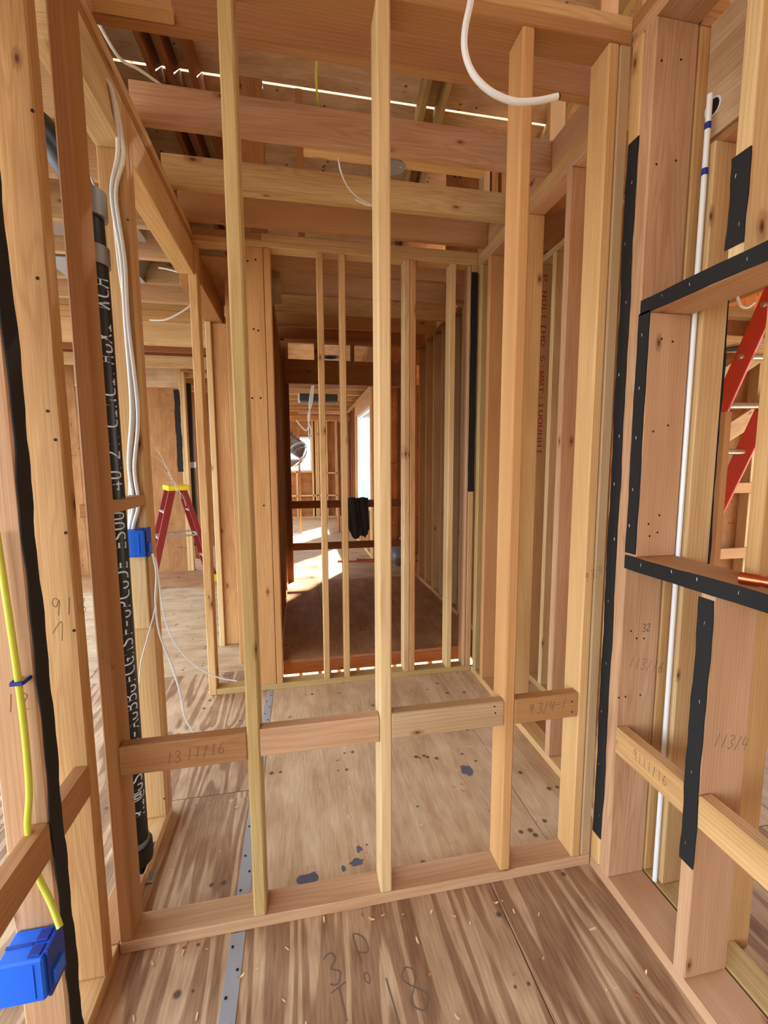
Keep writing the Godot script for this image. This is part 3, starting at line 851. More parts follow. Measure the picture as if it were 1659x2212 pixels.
	window("window_2", "small white window in the far end wall", "z", -11.97, -1.1, 0.33, 1.25, 2.16, M.glass)
	var c := setting("ceiling_corridor", "pale ceiling joists across the corridor", "ceiling")
	for k in 10:
		bd(c, "joist", -3.0, 1.9, 2.60, 2.74, -5.85 - k * 0.6, -5.81 - k * 0.6, ["cream", "gold", "pink"][k % 3])
	# left side partition and the short wall to the right of the hall doorway
	var s := setting("wall_corridor_left", "open stud partition left of the corridor", "wall")
	bd(s, "top_plate", -0.75, -0.66, 2.5, 2.6, -11.9, -6.6, "gold")
	for k in 9: bd(s, "stud", -0.75, -0.66, 0.0, 2.5, -6.7 - k * 0.6, -6.66 - k * 0.6, "gold")
	var q := setting("wall_side_room", "brown plywood wall of the side room past the hall doorway", "wall")
	ply(q, "sheathing_panel", 2.4, 2.415, 0, 3.62, -6.72, -5.42, M.ply_wall, 1)
	ply(q, "sheathing_panel", 1.15, 2.4, 0, 3.45, -6.72, -6.70, M.ply_wall, 1)
	for k in 4: bd(q, "stud", 1.2 + k * 0.32, 1.29 + k * 0.32, 0, 2.6, -6.70, -6.61, "red")

# ------------------------------------------------------------------ the room on the left
func build_left_room() -> void:
	var g := setting("wall_left_room_side", "posts and header of the cased opening left of the hall", "wall")
	bd(g, "post", -0.655, -0.515, 0.0, 2.50, -3.69, -3.60, "orange")
	bd(g, "post", -0.51, -0.47, 0.0, 2.72, -3.69, -3.60, "gold")
	bd(g, "post", -0.66, -0.62, 0.0, 2.50, -3.60, -3.565, "cream")
	bd(g, "header", -0.66, -0.54, 2.50, 2.69, -3.70, B0, "brown")
	ply(g, "sheathing_panel", -0.54, -0.26, 2.66, 2.675, -3.70, B0, M.ply_wall, 2)
	bd(g, "stud", -0.46, -0.42, 0.0, 2.72, -3.3, -3.21, "orange")
	bd(g, "stud", -0.42, -0.33, 0.0, 2.72, -3.75, -3.71, "gold")
	var c := setting("ceiling_left_room", "ceiling joists and a flush beam over the left room", "ceiling")
	for k in 6:
		bd(c, "joist", -3.38, -0.66, 2.757, 2.99, -2.42 - k * 0.405 + 0.4, -2.382 - k * 0.405 + 0.4, "pink" if k % 2 else "grey")
	bd(c, "beam", -3.38, -0.68, 2.555, 2.75, -4.60, -4.50, "cream")
	bd(c, "beam_plate", -3.38, -0.68, 2.752, 2.80, -4.60, -4.50, "gold")
	bd(c, "beam_plate", -3.38, -0.68, 2.802, 2.85, -4.60, -4.50, "gold")
	bd(c, "beam_plate", -3.38, -0.68, 2.852, 3.03, -4.60, -4.50, "olive")
	for k in 5:
		bd(c, "joist", -3.38, -0.68, 2.757, 2.95, -4.95 - k * 0.4, -4.91 - k * 0.4, "red")
	for k in 3:
		ply(c, "attic_floor_sheet", -3.38, -0.70, 3.035, 3.053, -1.7 - (k + 1) * 1.55, -1.7 - k * 1.55 - 0.003, M.ply_pale, 0)
	var b := setting("wall_left_room_back", "plywood covered wall with a doorway at the back of the left room", "wall")
	ply(b, "sheathing_panel", -2.75, -1.535, 0.0, 2.44, -6.31, -6.295, M.ply_wall, 1)
	ply(b, "sheathing_panel", -2.75, -1.535, 2.443, 2.95, -6.31, -6.295, M.ply_pale, 0)
	ply(b, "sheathing_panel", -3.4, -2.753, 0.0, 2.95, -6.31, -6.295, M.ply_wall, 1)
	bd(b, "stud", -1.535, -1.495, 0.0, 2.72, -6.39, -6.295, "gold")
	bd(b, "trimmer", -1.494, -1.455, 0.0, 2.65, -6.39, -6.295, "cream")
	bd(b, "header", -1.5, -0.66, 2.65, 2.76, -6.39, -6.295, "brown")
	bd(b, "stud", -1.13, -1.09, 0.0, 2.65, -6.39, -6.295, "orange")
	bd(b, "stud", -1.05, -0.95, 0.0, 2.65, -6.39, -6.295, "gold")
	strip(b, Vector3(-1.556, 2.42, -6.295), Vector3(-1.556, 1.35, -6.295), Vector3(1, 0, 0), 0.035, Vector3(0, 0, 1), 0, 0.003)
	ply(b, "sheathing_panel", -1.9, -0.66, 0, 2.9, -8.2, -8.18, M.ply_wall, 1)
	for k in 3: bd(b, "stud", -1.62 + k * 0.3, -1.58 + k * 0.3, 0.0, 2.65, -7.2, -7.11, "orange")

# ------------------------------------------------------------------ the room on the right, seen through the niche
func build_right_room() -> void:
	var w := setting("wall_right_room_back", "framed wall with sloping braces behind the orange ladder", "wall")
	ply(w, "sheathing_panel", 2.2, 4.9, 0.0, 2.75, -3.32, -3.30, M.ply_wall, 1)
	for k in 7: bd(w, "stud", 2.3 + k * 0.4, 2.34 + k * 0.4, 0.038, 2.66, -3.30, -3.21, ["cream", "gold"][k % 2])
	bd(w, "bottom_plate", 2.2, 4.9, 0, 0.038, -3.30, -3.21, "gold")
	bd(w, "top_plate", 2.2, 4.9, 2.66, 2.74, -3.30, -3.21, "cream")
	bd(w, "fire_block", 2.34, 4.7, 1.18, 1.27, -3.21, -3.17, "orange")
	beam(w, "brace", Vector3(2.5, 1.55, -3.15), Vector3(4.2, 2.6, -3.15), 0.038, 0.14, wood("cream"))
	beam(w, "brace", Vector3(2.9, 1.35, -3.12), Vector3(4.6, 2.3, -3.12), 0.038, 0.14, wood("gold"))
	bd(w, "fire_block", 2.34, 4.7, 0.60, 0.69, -3.21, -3.17, "orange")
	var s := setting("wall_right_room_side", "short studs standing in the right room by the ladder", "wall")
	bd(s, "stud", 2.09, 2.13, 0.0, 1.70, -1.96, -1.87, "orange")
	bd(s, "bottom_plate", 1.9, 2.5, 0.0, 0.038, -1.87, -1.78, "gold")
	var c := setting("ceiling_right_room", "ceiling joists and plates over the right room", "ceiling")
	for k in 6: bd(c, "joist", 1.5 + k * 0.5, 1.54 + k * 0.5, 2.757, 2.95, -3.3, 0.6, "gold")
	bd(c, "joist", 1.25, 4.7, 2.757, 2.95, -1.7, -1.66, "cream")
	ply(c, "attic_floor_sheet", 1.62, 4.88, 2.952, 2.97, -3.3, 0.6, M.ply_pale, 2)
	var q := at_z(1591, 752, -2.8)
	bd(c, "soffit_board", q.x - 0.45, q.x + 0.9, q.y + 0.0045, q.y + 0.0425, q.z - 0.14, q.z + 0.14, "cream")
	for k: float in [-0.4, 0.8]: bd(c, "soffit_hanger", q.x + k, q.x + k + 0.038, q.y + 0.043, 2.757, q.z - 0.09, q.z, "gold")

# ------------------------------------------------------------------ roof: rafters falling away from the camera, sheathing with an open joint
const RD := Vector3(0.0713, -0.1021, -1.0)
func roof_at(x: float, z: float, up: float) -> Vector3:
	return Vector3(x, 3.7 + (z + 2.79) * 0.1021 + up, z)
func slab(parent: Node3D, called: String, x0: float, x1: float, z0: float, z1: float, up: float, th: float, mat: Material) -> void:
	var p := roof_at((x0 + x1) / 2, z0, up + th / 2)
	var q := roof_at((x0 + x1) / 2, z1, up + th / 2)
	var l := (q - p).length()
	var zz := (q - p) / l
	var xx := Vector3.UP.cross(zz).normalized()
	begin()
	cbox(Vector3(absf(x1 - x0), th, l), 0.001, 0, Vector2(rng.randf(), rng.randf()), Vector2(0.55, 0.82))
	put(done(), called, mat, parent, Transform3D(Basis(xx, zz.cross(xx), zz), (p + q) / 2))
func build_roof() -> void:
	var r := setting("roof", "roof of rafters and plywood with a thin open joint", "roof")
	for x: float in [-2.9, -2.2, -1.6, -1.2, -0.785, -0.685, -0.56, 0.815, 0.94, 1.75, 2.6, 3.5]:
		var p := roof_at(x - RD.x * 1.4, -1.39, 0.07)
		var q := roof_at(x + RD.x * 9.1, -11.89, 0.07)
		beam(r, "rafter", p, q, 0.036, 0.14, wood("red" if x < 0.0 else "olive"))
	# near field with the roof light, then sheets to the open joint, then the rest
	var zs := [2.7, 1.15, 0.5, -0.9, -2.05, -3.10]
	var xs := [-3.6, -1.9, -0.4, 1.5, 2.9, 5.1]
	for i in 5:
		for k in 5:
			if i == 1 and k == 1: continue
			if i == 3 and k == 3: continue
			slab(r, "roof_sheet", xs[k], xs[k + 1], zs[i + 1] + (0.008 if i == 4 else 0.0), zs[i], 0.14, 0.018, M.ply_roof)
	var zt := [-3.10, -4.3, -5.5, -6.7, -7.9, -9.1, -10.3, -12.2]
	for i in 7:
		for k in 5:
			if i >= 3 and k >= 3: continue
			slab(r, "roof_sheet", xs[k], xs[k + 1], zt[i + 1], zt[i] - (0.006 if i == 0 else 0.0), 0.14, 0.018, M.ply_roof)
	# ribbed translucent sheet in the small opening over the right wall
	begin()
	for k in 28:
		var x := 1.5 + k * 0.05
		for m: Array in [[x, x + 0.025, 0.0, 0.02], [x + 0.025, x + 0.05, 0.02, 0.0]]:
			var a := roof_at(m[0], -0.9, 0.165 + m[2])
			var b := roof_at(m[1], -0.9, 0.165 + m[3])
			var c := roof_at(m[1], -2.05, 0.165 + m[3])
			var d := roof_at(m[0], -2.05, 0.165 + m[2])
			quad(a, b, c, d, Vector3.UP, Vector2.ZERO, Vector2.ZERO, Vector2.ZERO, Vector2.ZERO)
	put(done(), "ribbed_roof_light", M.fibreglass, r)
	# posts and studs standing in the attic above the back wall
	var k := setting("wall_attic", "attic posts and gable studs above the back wall", "wall")
	bd(k, "post", -0.30, -0.16, 2.777, 3.70, -3.02, -2.93, "brown")
	bd(k, "stud", 0.03, 0.068, 2.777, 3.68, -3.02, -2.93, "brown")
	for x: Array in [[1.27, "cream"], [1.33, "orange"], [1.40, "orange"], [1.49, "gold"], [1.62, "brown"]]:
		bd(k, "stud", x[0], x[0] + 0.045, 2.777, 3.66, -3.10, -3.01, x[1])
	ply(k, "sheathing_panel", 1.2, 2.3, 2.777, 3.74, -3.6, -3.585, M.ply_wall, 1)

# ------------------------------------------------------------------ outer walls with the window openings that let the daylight in
func build_shell() -> void:
	var l := setting("wall_outer_left", "outer left wall with large window openings", "wall")
	piers(l, "x", -3.4, [[2.1, -0.1], [-0.3, -2.5], [-2.7, -5.8], [-6.6, -9.1], [-9.3, -11.8]], 2.4, -12.0, 0.1, 2.7)
	var r := setting("wall_outer_right", "outer right wall with window openings", "wall")
	piers(r, "x", 4.9, [[-0.8, -2.9]], 2.4, -6.72, 0.5, 2.4)
	var b := setting("wall_outer_back", "outer wall behind the camera with wide glazed openings", "wall")
	piers(b, "z", 2.4, [[-3.2, -2.0], [-1.8, -0.4]], -3.4, 4.9, 0.15, 2.6)
func piers(w: Node3D, plane: String, at: float, holes: Array, from: float, to: float, y0: float, y1: float) -> void:
	var t := 0.02 * signf(at)
	var top := 4.6 if plane == "z" else 4.5
	var edge := from
	for h: Array in holes + [[to, to]]:
		pier(w, plane, at, t, edge, h[0], 0.0, top)
		if h[0] != h[1]:
			pier(w, plane, at, t, h[0], h[1], 0.0, y0)
			pier(w, plane, at, t, h[0], h[1], y1, top)
		edge = h[1]
func pier(w: Node3D, plane: String, at: float, t: float, a: float, b: float, y0: float, y1: float) -> void:
	if plane == "x":
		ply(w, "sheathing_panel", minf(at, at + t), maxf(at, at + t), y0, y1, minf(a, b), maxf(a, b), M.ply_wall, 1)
	else:
		ply(w, "sheathing_panel", minf(a, b), maxf(a, b), y0, y1, minf(at, at + t), maxf(at, at + t), M.ply_wall, 1)

# ------------------------------------------------------------------ plumbing and wiring
func build_pipes_and_wires() -> void:
	var p := base("drain_pipe", Vector3(-0.612, 0, -1.58))
	tag(p, "black plastic drain pipe with white print inside the left wall", "pipe")
	begin()
	tube(smooth([Vector3(0, -0.02, 0), Vector3(0, 0.8, 0), Vector3(0, 1.6, 0), Vector3(-0.004, 2.12, 0), Vector3(-0.02, 2.28, 0), Vector3(-0.10, 2.42, 0), Vector3(-0.22, 2.52, 0)], 8), 0.044, 24)
	put(done(), "pipe", M.abs, p)
	for k: Array in [[2.06, 0.055, 0.048], [2.20, 0.075, 0.0495], [0.10, 0.02, 0.0475]]:
		rod(p, "clamp", Vector3(0, k[0], 0), Vector3(0, k[0] + k[1], 0), k[2], M.clamp_grey, 24)
	rod(p, "coupling", Vector3(0, 0.038, 0), Vector3(0, 0.10, 0), 0.056, M.abs, 24)
	bx(p, "floor_clip", 0.03, 0.075, 0.0, 0.012, 0.03, 0.075, M.galv)
	var pm := print_mesh("RI@USAGNU-AUBBUFCGNSF-UPCUDE ES007/40/21/CINCI/HUXI WCH", 0.070)
	var toward := atan2(-0.612 * -1.0, 1.58)
	var bent := ArrayMesh.new()
	for i in pm.get_surface_count():
		var a := pm.surface_get_arrays(i)
		var v: PackedVector3Array = a[Mesh.ARRAY_VERTEX]
		var n: PackedVector3Array = a[Mesh.ARRAY_NORMAL]
		for j in v.size():
			var ang := toward + 0.40 - v[j].y / 0.0446
			var rr := 0.0446 + v[j].z * 0.5
			n[j] = Vector3(sin(ang), 0, cos(ang))
			v[j] = Vector3(sin(ang) * rr, v[j].x * 0.78, cos(ang) * rr)
		a[Mesh.ARRAY_VERTEX] = v
		a[Mesh.ARRAY_NORMAL] = n
		a[Mesh.ARRAY_TANGENT] = null
		bent.add_surface_from_arrays(Mesh.PRIMITIVE_TRIANGLES, a)
	put(bent, "print", M.print_white, p, Transform3D(Basis.IDENTITY, Vector3(0, 1.12, 0)))
	# two white sheathed cables and a third behind them on the face of the post
	var zc := -1.757
	var c1 := [Vector3(IN_L - 0.02, 2.642, -1.64), Vector3(IN_L + 0.006, 2.632, -1.648), Vector3(IN_L + 0.008, 2.57, -1.675), Vector3(IN_L - 0.012, 2.49, -1.735), at_z(241, 420, zc), at_z(262, 560, zc), at_z(271, 700, zc), at_z(284, 880, zc), at_z(278, 1000, zc), at_z(288, 1085, zc), at_z(280, 1140, zc), at_z(279, 1160, zc)]
	var c2 := [Vector3(IN_L - 0.02, 2.622, -1.668), Vector3(IN_L + 0.006, 2.612, -1.676), Vector3(IN_L + 0.009, 2.55, -1.705), Vector3(IN_L + 0.001, 2.48, -1.745), at_z(250, 420, zc), at_z(269, 560, zc), at_z(277, 700, zc), at_z(298, 890, zc), at_z(290, 1010, zc), at_z(299, 1085, zc), at_z(288, 1135, zc), at_z(286, 1160, zc)]
	var zb := -1.762
	var c3 := [Vector3(IN_L - 0.02, 2.60, -1.69), Vector3(IN_L + 0.005, 2.59, -1.70), Vector3(IN_L + 0.002, 2.50, -1.742), at_z(245, 420, zb), at_z(255, 560, zb), at_z(274, 700, zb), at_z(289, 880, zb), at_z(281, 1000, zb), at_z(280, 1100, zb), at_z(277, 1160, zb)]
	tag(cord("power_cable", c1, 0.0064, M.white_cable), "white cable running down the post to the upper blue box, leftmost of three", "cable", "white cables on the post")
	tag(cord("power_cable", c2, 0.0064, M.white_cable), "white cable running down the post to the upper blue box, nearest the post edge", "cable", "white cables on the post")
	tag(cord("power_cable", c3, 0.0045, M.white_cable), "thinner white cable tucked behind two others on the post", "cable", "white cables on the post")
	# loose wires hanging from that box
	var zd := -1.70
	tag(cord("loose_wire", [at_z(328, 1196, zd), at_z(338, 1215, zd), at_z(345, 1270, zd), at_z(360, 1350, zd), at_z(385, 1400, zd), at_z(425, 1440, zd), at_z(470, 1463, zd), at_z(512, 1471, zd)], 0.0028, M.white_cable), "long white wire curling right from the box on the post", "wire", "loose wires under the post box")
	tag(cord("loose_wire", [at_z(330, 1196, zd), at_z(338, 1240, zd), at_z(336, 1300, zd), at_z(345, 1370, zd), at_z(372, 1440, zd), at_z(390, 1500, zd), at_z(400, 1550, zd), at_z(418, 1583, zd)], 0.0036, M.white_cable), "thick white wire hanging to the floor from the box on the post", "wire", "loose wires under the post box")
	tag(cord("loose_wire", [at_z(331, 1200, zd), at_z(339, 1250, zd), at_z(336, 1310, zd), at_z(318, 1380, zd), at_z(305, 1430, zd), at_z(301, 1475, zd)], 0.0022, M.white_cable), "thin white wire bending back left from the box on the post", "wire", "loose wires under the post box")
	# white hose at the top
	tag(cord("white_hose", [at_z(1022, -60, -1.15), at_z(1017, 0, -1.15), at_z(1005, 60, -1.15), at_z(1004, 110, -1.15), at_z(1022, 160, -1.15), at_z(1060, 198, -1.15), at_z(1110, 219, -1.15), at_z(1160, 218, -1.15), at_z(1204, 209, -1.15)], 0.0082, M.white_cable), "thick white tube curving down from above with a cut open end", "tube")
	rod(get_node("white_hose"), "cut_end", at_z(1203, 209, -1.15), at_z(1208, 208, -1.15), 0.0066, M.black, 12)
	# small white wire over the joist, yellow wire in the attic
	tag(cord("bell_wire", [at_z(731, 342, -2.02), at_z(736, 370, -1.99), at_z(752, 405, -2.10), at_z(780, 432, -2.2), at_z(806, 443, -2.3), at_z(790, 442, -2.3), at_z(768, 431, -2.29)], 0.0034, M.white_cable), "thin white wire drooping from a joist over the small room", "wire")
	tag(cord("yellow_wire", [at_z(684, 80, -1.7), at_z(684, 130, -1.75), at_z(683, 175, -1.82), at_z(688, 233, -2.03)], 0.0042, M.yellow_cable), "yellow wire hanging between two joists", "wire")
	tag(cord("attic_cable", [Vector3(-0.60, 2.86, -1.72), at_z(258, 125, -1.80), at_z(300, 150, -1.9), at_z(350, 185, -2.0), at_z(380, 205, -2.08)], 0.005, M.white_cable), "greyish cable running up over the left header into the attic", "cable")
	# yellow cable on the first left stud
	tag(cord("yellow_cable", [at_z(-8, 1150, -0.99), at_z(4, 1230, -0.99), at_z(25, 1370, -0.99), at_z(42, 1490, -0.99), at_z(55, 1600, -0.99), at_z(63, 1710, -0.99), at_z(60, 1790, -0.985), at_z(78, 1880, -0.985), at_z(110, 1950, -0.97), at_z(130, 2003, -0.95)], 0.0065, M.yellow_cable), "yellow sheathed cable running down the first left stud into a blue box", "cable")
	var clip := base("cable_staple")
	tag(clip, "blue plastic staple holding the yellow cable to the stud", "staple")
	var cp := at_z(40, 1474, -0.99)
	bx(clip, "bridge", cp.x - 0.012, cp.x + 0.012, cp.y - 0.004, cp.y + 0.004, -0.985, -0.98, M.cyan_clip, 0.001)
	for k: float in [-0.011, 0.011]:
		bx(clip, "leg", cp.x + k - 0.0025, cp.x + k + 0.0025, cp.y - 0.004, cp.y + 0.004, -1.012, -0.985, M.cyan_clip, 0.001)
	# brown pipe end behind the first left stud
	var hp := base("hanging_pipe", at_z(34, 1765, -1.32))
	tag(hp, "dull copper pipe with a cut end hanging behind the first left stud", "pipe")
	rod(hp, "pipe", Vector3(0, 0.004, 0), Vector3(-0.012, 2.2, 0), 0.0125, M.copper_dull, 16)
	rod(hp, "cut_end", Vector3(0, 0, 0), Vector3(0, 0.004, 0), 0.0105, M.nail, 16)
	# white water pipe between the two right walls
	var wp := base("water_pipe", Vector3(1.1515, 0, -1.1525))
	tag(wp, "slim white water pipe standing between the two right walls", "pipe")
	rod(wp, "pipe", Vector3(0, 0.038, 0), Vector3(0, 2.47, 0), 0.0075, M.pex, 14)
	for y: float in [2.26, 2.38]: rod(wp, "blue_band", Vector3(0, y, 0), Vector3(0, y + 0.018, 0), 0.008, M.cyan_clip, 14)
	# sheaf of white cables in the right room above the niche, and a loop beside the ladder
	for k in 3:
		tag(cord("room_cable", [at_z(1600 + k * 6, 250, -1.3), at_z(1602 + k * 6, 340, -1.3), at_z(1598 + k * 7, 430, -1.3), at_z(1596 + k * 6, 520, -1.3), at_z(1596 + k * 4, 600, -1.3)], 0.005, M.white_cable), ["white cable hanging above the niche, inner one of three", "white cable hanging above the niche, middle one of three", "white cable hanging above the niche, outer one of three"][k], "cable", "cables above the niche")
	tag(cord("loop_cable", [at_z(1592, 600, -1.9), at_z(1593, 640, -1.9), at_z(1600, 660, -1.9), at_z(1614, 664, -1.9), at_z(1630, 653, -1.9)], 0.007, M.white_cable), "white cable loop hanging beside the orange ladder", "cable")
	# cables in the left room and over the corridor
	tag(cord("ceiling_cable", [at_z(425, 650, -3.9), at_z(395, 672, -3.9), at_z(365, 688, -3.9), at_z(345, 692, -3.9), at_z(323, 691, -3.9)], 0.007, M.white_cable), "white cable sticking out below the joists of the left room", "cable")
	tag(cord("ceiling_cable", [at_z(342, 578, -3.4), at_z(365, 582, -3.4), at_z(395, 592, -3.4), at_z(425, 612, -3.4)], 0.006, M.white_cable), "white cable looped past the metal duct in the left room", "cable")
	for k in 4:
		var dx := k * 5.0
		tag(cord("bare_wire", [Vector3(IN_L - 0.01, 1.50 - k * 0.03, -1.846), at_z(335 + dx, 965 + k * 22, -1.95), at_z(360 + dx * 2.0, 1010 + k * 18, -2.05), at_z(372 + dx * 2.0, 1045 + k * 16, -2.1)], 0.0012, M.white_cable), ["thin bare wire above the red ladder, the topmost", "thin bare wire above the red ladder, second from top", "thin bare wire above the red ladder, third from top", "thin bare wire above the red ladder, the lowest"][k], "wire", "wires over the red ladder")
	for k in 3:
		tag(cord("corridor_cable", [at_z(674 + k * 2, 832, -6.6), at_z(668 + k * 3, 870, -6.6), at_z(669 - k * 2, 900, -6.6), at_z(662 + k * 5, 930, -6.6), at_z([640, 668, 670][k], [908, 950, 942][k], -6.6)], 0.009, M.white_cable), ["white cable bundle in the corridor, strand turning left", "white cable bundle in the corridor, strand hanging lowest", "white cable bundle in the corridor, inner strand"][k], "cable", "cables hanging in the corridor")
	# black pipe and fittings beyond the left room doorway
	var bp := base("black_pipe", Vector3(0, 0, -6.6))
	tag(bp, "tall black pipe with a steel coupling beyond the left room doorway", "pipe")
	var q := at_z(408, 900, -6.6)
	rod(bp, "pipe", Vector3(q.x, 0.3, 0), Vector3(q.x, 2.55, 0), 0.05, M.abs, 16)
	rod(bp, "coupling", Vector3(q.x, 1.40, 0), Vector3(q.x, 1.48, 0), 0.062, M.galv, 16)

# ------------------------------------------------------------------ boxes, ladders, ducts and the rest
func blue_box(called: String, label: String, x0: float, x1: float, y0: float, y1: float, z0: float, z1: float) -> void:
	var b := base(called, Vector3((x0 + x1) / 2, y0, (z0 + z1) / 2))
	tag(b, label, "electrical box")
	var w := (x1 - x0) / 2
	var h := y1 - y0
	var d := (z1 - z0) / 2
	bx(b, "body", -w, w, 0, h, -d, d, M.blue_box, 0.004)
	bx(b, "flange", w - 0.002, w + 0.006, -0.004, h + 0.006, -d * 0.9, d * 0.7, M.blue_dark, 0.001)
	bx(b, "cable_clamp", w * 0.25, w * 0.8, h - 0.004, h + 0.004, -d * 0.75, -d * 0.05, M.blue_dark, 0.001)
	bx(b, "cable_clamp", w * 0.25, w * 0.8, h - 0.004, h + 0.003, d * 0.1, d * 0.75, M.blue_dark, 0.001)
	bx(b, "rib", -w * 0.98, w * 0.2, h - 0.002, h + 0.002, -0.003, 0.003, M.blue_dark, 0.0005)
	bx(b, "rib", w * 0.55, w * 0.62, h * 0.1, h * 0.9, d - 0.001, d + 0.002, M.blue_box, 0.0005)
	bx(b, "bottom_tab", w * 0.7, w + 0.012, h * 0.15, h * 0.5, -d * 0.5, d * 0.5, M.blue_box, 0.002)
func stepladder(called: String, label: String, where: Vector3, turn: float, tall: float, steps: int, rail: Material, cap: Material) -> void:
	var l := base(called, where, turn)
	tag(l, label, "ladder")
	var fw := 0.23
	var tw := 0.15
	var run := tall * 0.30
	for s: float in [-1.0, 1.0]:
		beam(l, "front_rail", Vector3(s * fw, 0.03, run), Vector3(s * tw, tall - 0.02, 0.06), 0.03, 0.075, rail, Vector3(0, 0.3, 1), 0.003)
		beam(l, "rear_rail", Vector3(s * (fw - 0.01), 0.03, -run), Vector3(s * (tw - 0.01), tall - 0.02, -0.06), 0.026, 0.055, rail, Vector3(0, -0.3, 1), 0.003)
		for e: float in [-1.0, 1.0]:
			bx(l, "foot", s * fw - 0.02, s * fw + 0.02, 0.0, 0.09, e * run - 0.03, e * run + 0.03, cap, 0.004)
		beam(l, "spreader", Vector3(s * (fw - 0.035), tall * 0.5, run * 0.5), Vector3(s * (fw - 0.035), tall * 0.5, -run * 0.5), 0.004, 0.022, M.galv, Vector3.UP, 0.001)
	for k in steps:
		var t := (k + 1.0) / (steps + 1.0)
		var hw := lerpf(fw, tw, t) - 0.01
		var z := lerpf(run, 0.06, t)
		bx(l, "step", -hw, hw, tall * t - 0.025, tall * t, z - 0.04, z + 0.04, M.aluminium, 0.003)
		var z2 := lerpf(-run, -0.06, t)
		bx(l, "rear_brace", -hw, hw, tall * t - 0.02, tall * t, z2 - 0.015, z2 + 0.015, M.aluminium, 0.003)
	bx(l, "top_cap", -tw - 0.04, tw + 0.04, tall - 0.06, tall, -0.12, 0.12, cap, 0.008)
func build_things() -> void:
	blue_box("outlet_box", "blue plastic outlet box on the first left stud, fed by the yellow cable", -0.645, -0.556, 0.318, 0.418, -1.011, -0.935)
	blue_box("switch_box", "blue plastic switch box on the post under the white cables", -0.646, -0.558, 1.115, 1.212, -1.766, -1.705)
	stepladder("stepladder", "red fibreglass stepladder with a yellow cap in the left room", Vector3(-1.48, 0, -5.72), -1.15, 1.2, 3, M.ladder_red, M.ladder_yellow)
	# the orange ladder leaning in the right room
	var at := at_z(1594, 800, -2.2)
	var lean := Vector3(0.65, 0, 0.76) * 0.31
	var l := base("leaning_ladder", Vector3(at.x, 0, at.z) - lean * at.y)
	tag(l, "orange fibreglass ladder with aluminium rungs leaning in the right room", "ladder")
	var lo := Vector3.ZERO
	var hi := (lean + Vector3.UP) * 2.7
	var across := Vector3(0.26, 0, 0.05)
	for s in 2:
		var o := across * s
		beam(l, "rail", lo + o, hi + o, 0.035, 0.085, M.ladder_orange, Vector3(-0.5, 0.2, -1), 0.004)
		for k in 9:
			var c := lo.lerp(hi, 0.06 + k * 0.1) + o
			rod(l, "rung_end", c - across.normalized() * 0.03, c + across.normalized() * 0.026, 0.016, M.aluminium, 12)
	for k in 9:
		var c := lo.lerp(hi, 0.06 + k * 0.1)
		rod(l, "rung", c, c + across, 0.019, M.aluminium, 12)
	# copper fitting on the niche sill
	var cf := base("copper_fitting", Vector3(1.04, 1.1625, -0.80))
	tag(cf, "shiny copper coupling lying on the niche sill", "pipe fitting")
	var dv := Vector3(0.45, 0, 0.9).normalized()
	begin()
	var path := PackedVector3Array()
	var radii := PackedFloat32Array()
	for k: Array in [[-0.048, 0.0125], [-0.046, 0.0145], [-0.012, 0.0145], [-0.008, 0.012], [-0.002, 0.012], [0.002, 0.0138], [0.05, 0.0138], [0.052, 0.012]]:
		path.append(Vector3(0, 0.0148, 0) + dv * float(k[0]))
		radii.append(k[1])
	tube(path, 0.014, 24, radii)
	put(done(), "body", M.copper, cf)
	rod(cf, "bore", Vector3(0, 0.0148, 0) - dv * 0.0484, Vector3(0, 0.0148, 0) - dv * 0.047, 0.0105, M.black, 20)
	# round junction box on the joist
	var jb := base("junction_box", at_z(850, 358, -2.06))
	tag(jb, "round galvanised junction box under the pink joist", "electrical box")
	rod(jb, "body", Vector3(0, 0.045, 0), Vector3(0, -0.005, 0), 0.048, M.galv, 24)
	rod(jb, "cover", Vector3(0, -0.005, 0), Vector3(0, -0.009, 0), 0.051, M.galv, 24)
	for s: float in [-1.0, 1.0]: rod(jb, "screw", Vector3(s * 0.03, -0.009, 0.01), Vector3(s * 0.03, -0.012, 0.01), 0.004, M.staple, 8)
	# jacket over the guard rail
	build_jacket()
	# plastic bag beside the doorway
	var bg := base("plastic_bag", Vector3(1.36, 0.0, -6.0))
	tag(bg, "crumpled grey plastic bag on the floor past the guard rails", "bag")
	begin()
	var rows := 10
	var cols := 16
	var g := []
	for i in rows + 1:
		var row := []
		for j in cols + 1:
			var v := float(i) / rows
			var u := TAU * j / cols
			var rr := sin(PI * minf(v * 0.92 + 0.06, 1.0)) * 0.15 * (1.0 + 0.18 * sin(u * 3.0 + v * 7.0) + 0.1 * sin(u * 7.0))
			row.append(Vector3(cos(u) * rr, v * 0.34, sin(u) * rr * 0.8))
		g.append(row)
	grid(g)
	put(done(), "body", M.bag, bg)
	rod(bg, "knot", Vector3(0, 0.33, 0), Vector3(0.03, 0.41, 0), 0.02, M.bag, 8)
	# two copper coloured pipes left on the floor
	for k in 2:
		tag(rod(self, "floor_pipe", Vector3(0.52 + k * 0.28, 0.014 + k * 0.022, -6.40 + k * 0.03), Vector3(1.9, 0.014 + k * 0.022, -6.18 + k * 0.10), 0.013, M.copper, 12), ["long copper pipe lying across the corridor floor, the lower one", "shorter copper pipe lying on top of the other on the corridor floor"][k], "pipe", "copper pipes on the corridor floor")
	# metal duct under the joists of the left room
	var d := base("metal_duct", Vector3(-1.12, 2.70, -3.42))
	tag(d, "galvanised sheet metal duct boot between joists of the left room", "duct")
	bx(d, "body", -0.42, 0.04, 0.06, 0.30, -0.17, 0.13, M.galv, 0.004)
